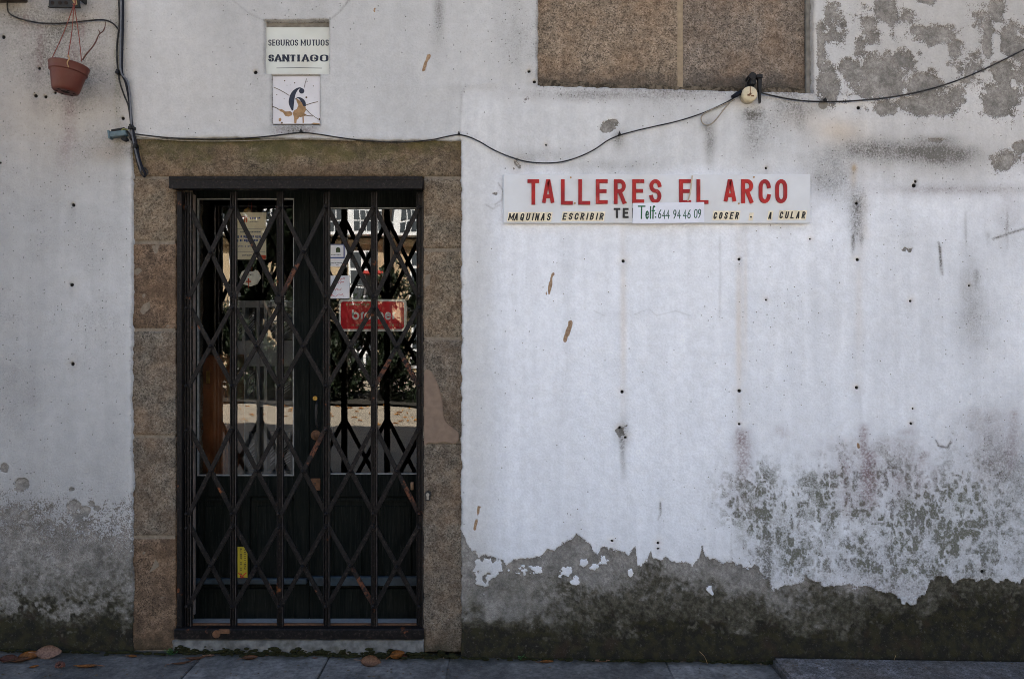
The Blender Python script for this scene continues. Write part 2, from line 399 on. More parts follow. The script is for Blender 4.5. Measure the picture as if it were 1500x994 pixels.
green = zone*(.25+.75*(1-cells))*sst(n30+ (n80-.5)*.6, .36, .62)*.6
for (cx, cy, rx, ry, k) in [(1200,728,16,20,.8),(1188,750,12,14,.6),(1085,770,10,20,.6),(1110,772,14,12,.5),(1330,735,14,18,.5),(1405,735,12,14,.7),(1385,780,26,34,.35),(1150,790,12,36,.45),(1185,700,40,14,.2),(760,862,60,30,.35),(1180,928,40,12,.6),(950,900,200,24,.5),(1250,898,90,14,.6),(690,880,10,22,.5),(172,90,6,120,.55),(176,40,4,80,.4)]:
    green = np.maximum(green, k*blob(cx, cy, rx, ry)*(0.35+1.1*n14))
mauve = np.zeros_like(PX)
for i, (x, y0, y1, w, k) in enumerate([(1080,628,650,5,.75),(1088,628,700,9,.7),(1094,680,715,8,.4),(1240,670,760,9,.5),(1268,622,690,6,.8),(1274,660,745,11,.95),(1315,690,730,12,.5),(1351,660,720,9,.5),(1366,680,720,7,.35),(1330,630,640,10,.4),
        (1485,600,690,9,.4),(105,60,250,10,.42),(122,25,60,3,.6),(60,35,120,5,.3),(38,20,60,6,.35),(108,210,230,7,.3),(450,186,200,12,.4),(410,186,200,10,.4),(1255,640,760,40,.25),(1330,640,740,50,.24),(1100,690,760,26,.2),(1450,600,720,36,.2)]):
    mauve = np.maximum(mauve, 1.5*k*streak(x, y0, y1, w*1.15, 40+i, 18)*(0.1+.9*n30*(.5+n14)+.4*n8))
mauve += .5*blob(1145,632,12,8)*(.3+n8) + .4*blob(1330,632,16,5)*n8 + .32*blob(1390,278,90,6) + .25*blob(1000,140,230,10)*(n14) + .35*blob(1480,305,24,30)*n14 + .25*blob(1275,860,120,16)*right
rust = .9*blob(1251,246,4,6) + .35*blob(1250,262,5,14) + .32*blob(1215,188,34,24) + .3*blob(1240,195,30,16) + .25*blob(757,240,10,14) + .26*blob(913,470,5,140)*(.3+vst) + .34*blob(1083,480,6,120)*(.3+vst) + .2*blob(1092,440,3,90) + .14*blob(1258,450,6,90) + .3*blob(1190,60,5,80) + .2*blob(1170,170,30,18) + .16*blob(60,180,70,80) + .3*blob(160,225,26,14)
rust += 0.25*blob(1265,320,8,60)*n14 + 0.12*sst(PX, 1195, 1290)*(1-sst(PY, 230, 330)) + .25*lw*(1-sst(PY, 120, 330)) + .12*blob(260, 120, 160, 120)

# --- gouges with bare tan plaster, drilled holes --------------------------------------------------
chip = np.zeros_like(PX)
for (x0, y0, x1, y1, w) in [(628,82,621,103,3.2),(810,402,802,430,3.4),(836,472,828,498,3.6),(702,742,696,774,2.8),(550,13,549,16,2.2),(1001,276,996,300,2.5),(1257,650,1258,655,2)]:
    chip = np.maximum(chip, seg(x0, y0, x1, y1, w*.9)*np.clip(2.3*fbm(77, 3, 15, 2) - .35, 0, 1.2)*1.15)
hole = np.zeros_like(PX)
for (cx, cy, r) in [(107,300,4),(105,417,4.2),(106,533,4.2),(4,54,4.4),(57,100,3.4),(51,140,4.4),(66,141,3.8),(80,135,3),(374,106,4.4),(913,382,4),(1083,380,3.6),(1255,298,3.6),(1256,380,3.8),(1334,441,3.2),(911,574,4),(1083,572,4),
        (1083,621,3.4),(1255,567,4),(1339,272,4.6),(1341,266,3.4),(1258,158,4.4),(783,120,3.6),(897,792,3),(964,795,3.2),(964,803,2.6),(1439,837,4),(775,105,3.4),(1122,439,2.6),(1335,620,3),(1337,598,2.4),(1123,246,3),(1187,350,2.6),(179,173,4),(0,238,3),(1420,418,2.6),(800,212,2.4),(916,640,3.4),(908,626,3.2)]:
    hole = np.maximum(hole, 1-sst(np.hypot(PX-cx+(n8-.5)*2, PY-cy+(n14-.5)*2), r*.30, r*.92))
    rust = np.maximum(rust, .16*blob(cx, cy, r*2.4, r*2.4))
    tone = tone - .05*blob(cx, cy+r*2, r*1.3, r*3)

# --- relief (metres, + = into the wall) and the openings -------------------------------------------
inset = (n200-.5)*-0.006 + (n80-.5)*-0.004 + (n30-.5)*-0.0024 + (n8-.5)*(-0.0006-.0016*sst(PY,560,720)*sst(PX,660,700)*(1-.5*sst(PX,1000,1200)))
pl = sst(peel + (n8-.5)*.15, 0.42, 0.58)
inset += pl*(0.0050 + (n14-.5)*0.004)
inset += 0.0035*lw*(1-sst(PY, 205, 215)) - 0.006*np.exp(-((PX-171)/5)**2)*(1-sst(PY, 150, 200))
inset += damp*(n14-.5)*0.006 - 0.012*sst(PY, 925, 965)*right
inset += hole*0.012 + sst(chip, .3, .7)*0.003 - sst(tone, .5, .8)*0.0006
for pts in ([(700,300),(716,460),(712,610)],[(840,345),(1010,352),(1180,344)],[(1180,420),(1320,470),(1450,440)],[(230,60),(330,110),(372,180)],[(500,60),(610,130),(740,100)],[(1000,560),(1100,500),(1170,530)],[(760,640),(830,600),(900,650)],[(60,380),(120,440),(170,430)]):
    q = spline([(a, b, 0) for a, b in pts], 5); inset -= 0.0016*np.maximum(0, line([(v.x, v.y) for v in q], 5)*(n30*1.6-.3))
inset -= 0.0022*line([(673,205),(676,140),(684,124),(730,122)], 4) - 0.0015*line([(1371,645),(1375,653),(1388,655),(1393,647)], 3)
wobx = (n14-.5)*7 + (n8-.5)*3; wobs = (n14-.5)*3 + (n8-.5)*2
def rect_in(x0, x1, y0, y1, wob):
    return np.minimum(np.minimum(PX-x0, x1-PX), np.minimum(PY-y0, y1-PY)) + wob
d_door = rect_in(194.5, 675.5, 0, 1200, wobx*.75)
ytop = 204.5 - 2*np.sin((PX-200)/90.0)
d_door = np.minimum(d_door, (PY - ytop) + wobs)
gb = np.interp(gx, [780, 800, 900, 1000, 1100, 1195], [124, 125.5, 128, 131, 134, 136])[None, :]
d_gran = np.minimum(np.minimum(PX-787.5, 1190.5-PX), gb-PY) + wobs*.8
d_plaq = rect_in(387.5, 481.5, 29.5, 107.5, wobs*.5)
d_tile = rect_in(397.5, 468.5, 109.5, 183, wobs*.5)
dd = np.maximum(np.maximum(d_door, d_gran), np.maximum(d_plaq, d_tile))
deep = np.where(d_plaq > -4, 0.055, np.where(d_tile > -4, 0.030, 0.075))
inset += deep*sst(dd, -0.8, 2.2)
edge_w = np.exp(-(np.minimum(0, d_door+1.5)/2.6)**2)*sst(-d_door, 0.2, .8)
inset -= 0.003*np.exp(-((d_door+5)/5)**2)
grime += 0.35*np.exp(-((dd+0.5)/2.2)**2)*(.4+n8)
peel = np.where(dd > 0, np.maximum(peel, 0.9*sst(dd, .2, 1.5)), peel)
hide = dd > 16

verts = np.stack([(PX-750)*S, inset, HC-(PY-497)*S], -1).reshape(-1, 3).astype(np.float32)
idx = np.arange(NX*NY).reshape(NY, NX)
keep = ~(hide[:-1, :-1] & hide[1:, 1:] & hide[:-1, 1:] & hide[1:, :-1])
quads = np.stack([idx[:-1, :-1], idx[1:, :-1], idx[1:, 1:], idx[:-1, 1:]], -1)[keep].astype(np.int32)
used = np.zeros(NX*NY, bool); used[quads.ravel()] = True
remap = np.cumsum(used) - 1
quads = remap[quads].astype(np.int32); verts = verts[used]
me = bpy.data.meshes.new('plaster_face')
nq = len(quads)
me.vertices.add(len(verts)); me.vertices.foreach_set('co', verts.ravel())
me.loops.add(nq*4); me.loops.foreach_set('vertex_index', quads.ravel())
me.polygons.add(nq); me.polygons.foreach_set('loop_start', np.arange(0, nq*4, 4, dtype=np.int32))
me.polygons.foreach_set('use_smooth', np.ones(nq, bool))
me.update(calc_edges=True)
def attr(name, a, b, c):
    at = me.attributes.new(name, 'FLOAT_VECTOR', 'POINT')
    at.data.foreach_set('vector', np.stack([a, b, c], -1).reshape(-1, 3)[used].astype(np.float32).ravel())
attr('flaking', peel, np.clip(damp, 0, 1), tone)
attr('staining', np.clip(grime, 0, 1.3), np.clip(green, 0, 1), np.clip(mauve, 0, 1))
attr('marks', np.clip(rust, 0, 1), np.clip(chip, 0, 1), np.clip(hole, 0, 1))
attr('hue', cool, cool, cool)

t = NT('plaster')
def av(name):
    a = t.n('ShaderNodeAttribute', attribute_name=name); s = t.n('ShaderNodeSeparateXYZ'); t.set(s.inputs[0], a.outputs['Vector']); return s.outputs
a1, a2, a3, a4 = av('flaking'), av('staining'), av('marks'), av('hue')
f1 = t.noise(330, 2, 0.6); f2 = t.noise(95, 4, 0.6); f3 = t.noise(22, 4, 0.6); f4 = t.noise(160, 3, 0.6)
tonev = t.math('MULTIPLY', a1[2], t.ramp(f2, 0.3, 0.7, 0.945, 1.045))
tonev = t.math('MULTIPLY', tonev, t.ramp(f3, 0.3, 0.7, 0.95, 1.045))
tint = t.mix(a4[0], (0.985, 0.99, 0.995), (0.955, 0.985, 1.045))
tint = t.mix(t.math('MULTIPLY', a3[0], 0.9, clamp=True), tint, (0.80, 0.60, 0.38))
c = t.scale_col(tint, tonev)
# pin-head mould on the paint
spot = t.math('MULTIPLY', t.ramp(f4, 0.60, 0.70), t.math('ADD', t.math('MULTIPLY', a2[0], 1.0), 0.10), clamp=True)
c = t.mix(t.math('MULTIPLY', spot, 0.75), c, (0.10, 0.095, 0.085))
vp = t.n('ShaderNodeTexVoronoi', feature='F1'); t.set(vp.inputs['Vector'], t.pos()); vp.inputs['Scale'].default_value = 62
sc3 = t.n('ShaderNodeSeparateColor'); t.set(sc3.inputs[0], vp.outputs['Color'])
pit = t.math('MULTIPLY', t.ramp(vp.outputs['Distance'], .10, .24, 1, 0), t.math('LESS_THAN', sc3.outputs[0], t.math('ADD', .022, t.math('MULTIPLY', a2[0], .75))))
c = t.mix(t.math('MULTIPLY', pit, .8), c, (.075, .07, .06))
gm = t.math('MULTIPLY', a2[0], t.ramp(t.math('ADD', t.math('MULTIPLY', f2, .6), t.math('MULTIPLY', f4, .4)), 0.34, 0.62, 0.45, 1.25), clamp=True)
c = t.mix(t.math('MULTIPLY', gm, 0.86), c, (0.095, 0.088, 0.075))
mv = t.math('MULTIPLY', a2[2], t.ramp(f2, 0.32, 0.62, 0.35, 1.1), clamp=True)
c = t.mix(t.math('MULTIPLY', mv, 0.8), c, (0.20, 0.125, 0.13))
gr = t.math('MULTIPLY', a2[1], t.ramp(f4, 0.35, 0.6, 0.4, 1.1), clamp=True)
c = t.mix(t.math('MULTIPLY', gr, 0.8), c, (0.115, 0.125, 0.07))
# bare cement render where the paint is gone
rc = t.mix(t.ramp(f3, 0.3, 0.7), (0.285, 0.272, 0.252), (0.195, 0.184, 0.170))
rc = t.scale_col(rc, t.ramp(f2, 0.30, 0.70, 0.80, 1.22))
rc = t.scale_col(rc, t.ramp(f1, 0.3, 0.7, 0.8, 1.18))
rc = t.mix(t.math('MULTIPLY', t.ramp(f4, 0.62, 0.70), 0.30), rc, (0.42, 0.42, 0.41))
rc = t.mix(t.math('MULTIPLY', a2[1], 0.7, clamp=True), rc, (0.075, 0.07, 0.035))
rc = t.mix(t.math('MULTIPLY', a2[2], 0.6, clamp=True), rc, (0.15, 0.115, 0.115))
pn = t.math('ADD', t.math('MULTIPLY', t.math('SUBTRACT', f4, 0.5), 1.0), t.math('MULTIPLY', t.math('SUBTRACT', t.noise(62, 4, .7), 0.5), 0.55))
pn = t.math('ADD', pn, t.math('MULTIPLY', t.math('SUBTRACT', f1, 0.5), 0.45))
pe = t.math('ADD', a1[0], t.math('MULTIPLY', pn, t.ramp(a1[0], .72, .98, 1.0, .25)))
pf = t.ramp(pe, 0.47, 0.53)
band = t.math('MULTIPLY', t.ramp(pe, 0.44, 0.49), t.ramp(pe, 0.53, 0.60, 1.0, 0.0))
rc = t.scale_col(rc, t.ramp(t.noise(8, 5, .62), .33, .67, .76, 1.22))
c = t.mix(pf, c, rc)
c = t.mix(t.math('MULTIPLY', band, 0.7), c, (0.085, 0.062, 0.046))
# black crust and moss
dc = t.mix(t.ramp(f3, 0.40, 0.62), (0.017, 0.015, 0.0115), (0.032, 0.030, 0.014))
dc = t.mix(t.math('MULTIPLY', t.ramp(t.noise(7, 3), 0.55, 0.7), 0.7), dc, (0.036, 0.024, 0.016))
dc = t.mix(t.math('MULTIPLY', t.ramp(t.noise(85, 5, .75), 0.57, 0.68), 0.7), dc, (0.105, 0.096, 0.080))
dm = t.math('ADD', a1[1], t.math('MULTIPLY', t.math('SUBTRACT', t.noise(48, 5, .65), 0.5), t.math('MULTIPLY', t.math('MULTIPLY', a1[1], t.math('SUBTRACT', 1.0, a1[1])), 4.2)), clamp=True)
olv = t.mix(t.ramp(t.noise(30, 5, .7), .38, .62), (0.036, 0.033, 0.020), (0.098, 0.090, 0.066))
olv = t.mix(t.ramp(t.noise(110, 4, .7), .56, .68, 0, .6), olv, (0.17, 0.16, 0.135))
c = t.mix(t.ramp(dm, .03, .50, 0, .93), c, olv)
c = t.mix(t.ramp(dm, .42, .92, 0, .97), c, dc)
c = t.mix(t.math('MULTIPLY', t.ramp(a3[1], 0.32, 0.55), 0.95), c, t.mix(t.ramp(f2, .4, .6), (0.36, 0.24, 0.14), (0.24, 0.14, 0.07)))
c = t.mix(t.ramp(a3[2], 0.25, 0.7), c, (0.012, 0.011, 0.010))
hgt = t.math('ADD', t.math('MULTIPLY', t.math('SUBTRACT', f2, t.math('MULTIPLY', pit, .5)), 1.0), t.math('MULTIPLY', f4, t.math('ADD', 0.35, t.math('MULTIPLY', pf, 0.6))))
M_plaster = t.bsdf(c, 0.92, 0.2, 0.0, t.bump(hgt, 0.6, 0.0045))
plaster = link('plaster_face', me, M_plaster, house)

# plain masonry of the same house beyond the picture: upper storey, flanks, roof (they shade the street)
M_white = simple('old_white_paint', (0.46, 0.46, 0.455), 0.92, 0.12, 6, 0.2, bump=0.4, dirt=(0.25, 0.24, 0.21))
M_rooftile = simple('roof_tile', (0.32, 0.15, 0.09), 0.85, 0.3, 9, 0.2)
zt = HC - (PYA-497)*S; zb = HC - (PYB-497)*S
bm = bmesh.new()
box(bm, -9, 9, 0.006, 0.5, zt-0.002, 7.6)
box(bm, -9, X(PXA)+.002, 0.006, 0.5, -0.4, zt-0.004); box(bm, X(PXB)-.002, 9, 0.006, 0.5, -0.6, zt-0.004)
box(bm, -9, 9, 7.0, 7.4, -0.6, 7.6); box(bm, -9.2, -9.004, 0.1, 7.4, -0.6, 7.59); box(bm, 9.004, 9.2, 0.1, 7.4, -0.6, 7.59)
part('upper_wall', bm, M_white, house)
bm = bmesh.new()
prism(bm, [(-9.4, 7.603), (9.4, 7.603), (9.4, 7.72), (-9.4, 7.72)], -0.45, 7.6)
part('roof', bm, M_rooftile, house)

# ------------------------------------------------------------------ granite doorway and walled-up window
def rough_stone(name, mat, x0, x1, z0, z1, y0, y1, seed, r=0.012, amp=0.0022, cell=0.03, parent=house):
    rng = np.random.default_rng(seed)
    def axis(a, b):
        L = b-a; n = max(2, int(L/cell)); m = list(np.linspace(a+r, b-r, n+1))
        return [a, a+r*.15, a+r*.45] + m + [b-r*.45, b-r*.15, b]
    xs, zs = axis(x0, x1), axis(z0, z1); nx, nz = len(xs), len(zs)
    big = rng.normal(0, 1, (nz, nx))
    k = (big + np.roll(big, 1, 0) + np.roll(big, 1, 1) + np.roll(big, (1, 1), (0, 1)))/2
    ex = rng.normal(0, .0026, nz); ez = rng.normal(0, .0022, nx)
    vs = []
    for j, z in enumerate(zs):
        for i, x in enumerate(xs):
            d = min(x-x0, x1-x, z-z0, z1-z); q = max(0.0, 1-d/r)
            dep = r*(1-math.sqrt(max(0, 1-q*q)))
            vs.append((x + (ex[j] if i in (0, nx-1) else 0), y0 + dep + k[j, i]*amp*(0.3 if q > 0 else 1), z + (ez[i] if j in (0, nz-1) else 0)))
    fs = [(j*nx+i, j*nx+i+1, (j+1)*nx+i+1, (j+1)*nx+i) for j in range(nz-1) for i in range(nx-1)]
    ring = [i for i in range(nx)] + [j*nx+nx-1 for j in range(1, nz)] + [(nz-1)*nx+i for i in range(nx-2, -1, -1)] + [j*nx for j in range(nz-2, 0, -1)]
    base = len(vs)
    vs += [(vs[i][0], y1, vs[i][2]) for i in ring]
    n = len(ring)
    fs += [(ring[k], base+k, base+(k+1) % n, ring[(k+1) % n]) for k in range(n)]
    m = bpy.data.meshes.new(name); m.from_pydata(vs, [], fs); m.update()
    m.polygons.foreach_set('use_smooth', [True]*len(fs))
    return link(name, m, mat, parent)
Y0, Y1 = 0.010, 0.34
g = 0.8     # half a joint, in photo pixels
def st(name, mat, xa, xb, ya, yb, seed, **k):
    return rough_stone(name, mat, X(xa), X(xb), Z(yb), Z(ya), Y0 + (seed % 3)*0.0015, Y1, seed, **k)
st('lintel_stone', M_lintel, 186, 683, 196, 258.5, 3, r=0.016)['label'] = 'granite lintel green with moss'
left_cuts = [(260, 353), (355.5, 482), (484.5, 638), (640.5, 786), (788.5, 955)]
mats_l = [M_granite, M_granite_red, M_granite_grey, M_granite_grey, M_granite_red]
for i, ((a, b), m_) in enumerate(zip(left_cuts, mats_l)):
    st('jamb_stone', m_, 186, 256.0, a, b, 10+i, r=0.014)
right_cuts = [(260, 364), (366.5, 495), (497.5, 646), (648.5, 957)]
mats_r = [M_granite, M_granite, M_granite_grey, M_granite_grey]
for i, ((a, b), m_) in enumerate(zip(right_cuts, mats_r)):
    st('jamb_stone', m_, 619.5, 683, a, b, 31+i, r=0.014)
part('mortar_joint', boxm(X(187), X(254.2), 0.0165, 0.33, Z(955), Z(256)), M_mortar, house)
part('mortar_joint', boxm(X(621.2), X(682), 0.0165, 0.33, Z(948), Z(256)), M_mortar, house)
# tan mortar repair on the right jamb
bm = bmesh.new()
pat = [(621,545),(624,541),(630,543),(637,553),(643,568),(648,588),(650,610),(655,620),(668,630),(672,636),(671,646),(664,650),(650,647),(638,650),(630,648),(621,652)]
prism(bm, [(X(x), Z(y)) for x, y in spline([(p[0], p[1], 0) for p in pat] , 3) for x, y in [(x, y)]] if False else [(X(v.x), Z(v.y)) for v in spline([(p[0], p[1], 0) for p in pat], 3)], 0.0025, 0.02)
bmesh.ops.bevel(bm, geom=[e for e in bm.edges if abs(e.verts[0].co.y-.0025) < 1e-5 and abs(e.verts[1].co.y-.0025) < 1e-5], offset=0.003, segments=2, affect='EDGES')
part('mortar_patch', bm, M_patch, house)
# granite blocks in the old window opening
M_win = granite('granite_window', (0.255, 0.200, 0.146), lichen=0.03, sill=Z(121))
M_win2 = granite('granite_window_grey', (0.225, 0.185, 0.148), brown=.2, lichen=0.03, sill=Z(124))
def window_block(xa, xb, seed, M_win=M_win):
    o = rough_stone('granite_block', M_win, X(xa), X(xb), Z(140), Z(-125), 0.046, 0.3, seed, r=0.006, amp=0.0016, cell=0.05)
    return o
window_block(774, 995.5, 51); window_block(1003.5, 1184.5, 52, M_win2)
part('mortar_joint', boxm(X(995), X(1004), 0.050, 0.28, Z(140), Z(-125)), simple('pale_mortar', (0.31, 0.245, 0.17), .95, .15, 40, .1, bump=.5), house)
M_render = simple('cement_render', (0.21, 0.20, 0.18), 0.95, 0.25, 30, 0.15, bump=0.5, dirt=(0.09, 0.085, 0.07))
part('window_reveal', boxm(X(1184.2), X(1203), 0.026, 0.3, Z(140), Z(-125)), M_render, house)
# dirt ledge: moss and dust along the foot of the window infill
t = NT('ledge_moss'); 
M_ledge = t.bsdf(t.mix(t.ramp(t.noise(40, 5, .7), .4, .62), (0.045, 0.038, 0.028), (0.17, 0.14, 0.105)), 0.95, 0.1, 0, t.bump(t.noise(90, 4), .8, .006))
bm = bmesh.new(); rng = random.Random(4); top = []
for i in range(90):
    px = 780 + i*(1192-780)/89
    top.append((X(px), Z(np.interp(px, [780, 1195], [119, 128]) - rng.uniform(0, 7)*(1 + 1.2*math.exp(-((px-800)/60)**2))*0.55)))
prism(bm, [(X(780), Z(140))] + top + [(X(1192), Z(140))], 0.0405, 0.06)
tag(part('dirt_crust', bm, M_ledge, house), kind='stuff')

# door sill and stone step
M_step = simple('step_stone', (0.155, 0.155, 0.15), 0.85, 0.4, 30, 0.25, bump=0.7, bscale=70, dirt=(0.07, 0.068, 0.05), dirt_amt=0.8)
rough_stone('threshold_stone', M_step, X(251), X(621), Z(990), Z(937.5), 0.004, 0.13, 71, r=0.014, amp=0.003)
M_sill_b = simple('inner_step', (0.34, 0.35, 0.36), 0.8, 0.15, 40, 0.3, bump=0.3)
part('inner_step', boxm(X(240), X(640), 0.128, 0.36, Z(980), Z(914.5, .13), bev=0.006), M_sill_b, house)
M_mossline = simple('moss', (0.022, 0.022, 0.009), 0.95, 0.4, 60, 0.1, bump=1.0, bscale=90)
bm = bmesh.new(); rng = random.Random(9)
for i in range(420):
    px = rng.uniform(246, 672); p = G(px, rng.uniform(956, 963)); s_ = rng.uniform(.004, .012)
    bmesh.ops.create_icosphere(bm, subdivisions=1, radius=s_, matrix=Matrix.Translation((p.x, rng.uniform(-.010, .006), ground_z(p.x) + .034*rng.random()**1.8*(.4+.6*math.sin(px*.09)**2))) @ Matrix.Diagonal((1.6, .8, .7, 1)))
tag(part('moss_tuft', bm, M_mossline, house), kind='stuff')
# window sill far up on the left
M_sill = simple('sill_stone', (0.07, 0.055, 0.045), 0.9, 0.3, 30, 0.2, bump=0.5)
part('window_sill', boxm(X(-150), X(40), -0.07, 0.02, Z(4), Z(-14), bev=0.004), M_sill, house)

# ================================================================== LETTERING (own stroke alphabet)
def arc(cx, cy, rx, ry, a0, a1, n=9):
    return [(cx + rx*math.cos(rad(a0+(a1-a0)*i/n)), cy + ry*math.sin(rad(a0+(a1-a0)*i/n))) for i in range(n+1)]
_O = arc(.5,.70,.5,.30,0,180) + arc(.5,.30,.5,.30,180,360)
GL = {
 'A': [[(0,0),(.44,1),(.56,1),(1,0)], [(.17,.3),(.83,.3)]],
 'B': [[(0,0),(0,1)], [(0,1),(.5,1)]+arc(.5,.76,.44,.24,90,-90)+[(0,.52)], [(0,.52),(.5,.52)]+arc(.5,.26,.5,.26,90,-90)+[(0,0)]],
 'C': [arc(.5,.70,.5,.30,8,180)+arc(.5,.30,.5,.30,180,352)],
 'D': [[(0,0),(0,1)], [(0,1),(.5,1)]+arc(.5,.7,.5,.3,90,0)+arc(.5,.3,.5,.3,0,-90)+[(0,0)]],
 'E': [[(0,0),(0,1)], [(0,1),(1,1)], [(0,.52),(.86,.52)], [(0,0),(1,0)]],
 'F': [[(0,0),(0,1)], [(0,1),(1,1)], [(0,.52),(.8,.52)]],
 'G': [[(1,.68)]+arc(.5,.70,.5,.30,0,180)+arc(.5,.30,.5,.30,180,360)+[(1,.46),(.6,.46)]],
 'I': [[(.5,0),(.5,1)]],
 'L': [[(0,1),(0,0)], [(0,0),(1,0)]],
 'M': [[(0,0),(0,1)], [(0,1),(.5,.25),(1,1)], [(1,1),(1,0)]],
 'N': [[(0,0),(0,1)], [(0,1),(1,0)], [(1,0),(1,1)]],
 'O': [_O + [_O[0]]],
 'P': [[(0,0),(0,1)], [(0,1),(.5,1)]+arc(.5,.74,.5,.26,90,-90)+[(0,.48)]],
 'Q': [_O + [_O[0]], [(.55,.3),(1.02,-.04)]],
 'R': [[(0,0),(0,1)], [(0,1),(.5,1)]+arc(.5,.76,.5,.24,90,-90)+[(0,.52)], [(.48,.52),(1,0)]],
 'S': [arc(.5,.76,.5,.24,8,180)+arc(.5,.76,.5,.24,190,255,4)+arc(.5,.26,.5,.26,75,0,5)+arc(.5,.26,.5,.26,-10,-172)],
 'T': [[(0,1),(1,1)], [(.5,1),(.5,0)]],
 'U': [[(0,1)]+arc(.5,.30,.5,.30,180,360)+[(1,1)]],
 '-': [[(.1,.42),(.9,.42)]],
 '0': [_O + [_O[0]]],
 '4': [[(.78,0),(.70,1),(0,.32),(1.05,.34)]],
 '6': [[(.8,1),(.35,.72),(.06,.36)]+arc(.5,.27,.46,.27,170,-190,14)],
 '9': [[(.3,0),(.75,.3),(.94,.66)]+arc(.5,.73,.44,.27,-10,350,14)],
 'e': [[(.05,.34),(.95,.38)]+arc(.5,.33,.46,.33,8,330,12)],
 'l': [[(.5,0),(.5,1)]],
 'f': [[(.35,0),(.35,.78)]+arc(.68,.78,.33,.22,180,50,5), [(0,.62),(.8,.62)]],
 ':': [[(.4,.08),(.6,.08)], [(.4,.55),(.6,.55)]],
 'b': [[(0,1),(0,.33)]+arc(.5,.33,.5,.33,180,540,14)],
 'r': [[(0,0),(0,.66)], arc(.5,.36,.5,.30,180,55,6)],
 'o': [arc(.5,.33,.5,.33,0,360,16)],
 't': [[(.35,.95),(.35,0)], [(0,.66),(.8,.66)]],
 'h': [[(0,0),(0,1)], arc(.5,.36,.5,.30,180,0,8)+[(1,0)]],
}
def ribbon2d(pts, wf, cap):
    """centre line -> (left, right) outlines; wf(dx, dz) gives the half width for a direction"""
    P = [Vector((p[0], p[1])) for p in pts]
    Q = [P[0]]
    for p in P[1:]:
        if (p-Q[-1]).length > 1e-6: Q.append(p)
    P = Q
    if len(P) < 2: return [], []
    closed = (P[0]-P[-1]).length < 1e-5
    if cap and not closed:
        P[0] = P[0] + (P[0]-P[1]).normalized()*cap; P[-1] = P[-1] + (P[-1]-P[-2]).normalized()*cap
    L, R = [], []; n = len(P)
    for i in range(n):
        if closed:
            a = (P[i]-P[i-1 if i > 0 else n-2]).normalized(); b = (P[i+1 if i < n-1 else 1]-P[i]).normalized()
        else:
            a = (P[i]-P[i-1]).normalized() if i > 0 else (P[1]-P[0]).normalized()
            b = (P[i+1]-P[i]).normalized() if i < n-1 else a
        tt = (a+b); tt = tt.normalized() if tt.length > 1e-6 else a
        nn = Vector((-tt.y, tt.x)); cosv = max(0.45, abs(nn.dot(Vector((-a.y, a.x)))))
        h = wf(tt.x, tt.y)/cosv
        L.append(P[i] + nn*h); R.append(P[i] - nn*h)
    return L, R
def strip(bm, L, R, y0, y1, M=None):
    def v(p, y):
        q = Vector((p.x, y, p.y)); return bm.verts.new(M @ q if M else q)
    lf = [v(p, y0) for p in L]; rf = [v(p, y0) for p in R]; lb = [v(p, y1) for p in L]; rb = [v(p, y1) for p in R]
    for i in range(len(L)-1):
        bm.faces.new((lf[i], rf[i], rf[i+1], lf[i+1])); bm.faces.new((lf[i], lf[i+1], lb[i+1], lb[i])); bm.faces.new((rf[i+1], rf[i], rb[i], rb[i+1]))
    if lf:
        bm.faces.new((rf[0], lf[0], lb[0], rb[0])); bm.faces.new((lf[-1], rf[-1], rb[-1], lb[-1]))
def glyph(bm, ch, x, z, w, h, t, y, th, slant=0.0, thin=None, serif=0.0, M=None, cap=True, round_=False):
    """one character standing in the x-z plane, front at y, th thick"""
    hw, hh = w-t, h-t
    wf = (lambda dx, dz: t/2) if thin is None else (lambda dx, dz: thin/2 + (t-thin)/2*abs(dz)**1.3)
    def mp(p):
        zz = t/2 + p[1]*hh; return (x + t/2 + p[0]*hw + slant*zz, z + zz)
    k = 0
    for stroke in GL[ch]:
        pts = [mp(p) for p in stroke]
        L, R = ribbon2d(pts, wf, (t/2 if thin is None else thin/2) if cap else 0)
        strip(bm, L, R, y - 0.00012*k, y+th, M); k += 1
        if serif > 0 and (Vector(pts[0])-Vector(pts[-1])).length > 1e-5:
            for e, q in ((pts[0], pts[1]), (pts[-1], pts[-2])):
                d = (Vector(q)-Vector(e)).normalized()
                if abs(d.y) > .75: a, b = (e[0]-serif, e[1]), (e[0]+serif, e[1])
                elif abs(d.x) > .6 and ch not in 'AR': a, b = (e[0], e[1]-serif*.9*(1 if e[1] > z+h*.35 else 0.1)), (e[0], e[1]+serif*.9*(1 if e[1] < z+h*.7 else 0.1))
                else: continue
                L, R = ribbon2d([a, b], lambda dx, dz: (thin or t)*.55, 0); strip(bm, L, R, y - 0.00012*k, y+th, M); k += 1
def fix(bm):
    bmesh.ops.recalc_face_normals(bm, faces=bm.faces[:]); return bm
def text_line(bm, s, xs, z, h, w, t, y, th, **k):
    """xs: left edge of every character (spaces skipped by the caller)"""
    for ch, x in zip(s, xs):
        ww = w*(0.32 if ch in 'Il:' else 1.22 if ch in 'MmQ' else 1.0)
        glyph(bm, ch, x, z, ww, h, t, y, th, **k)

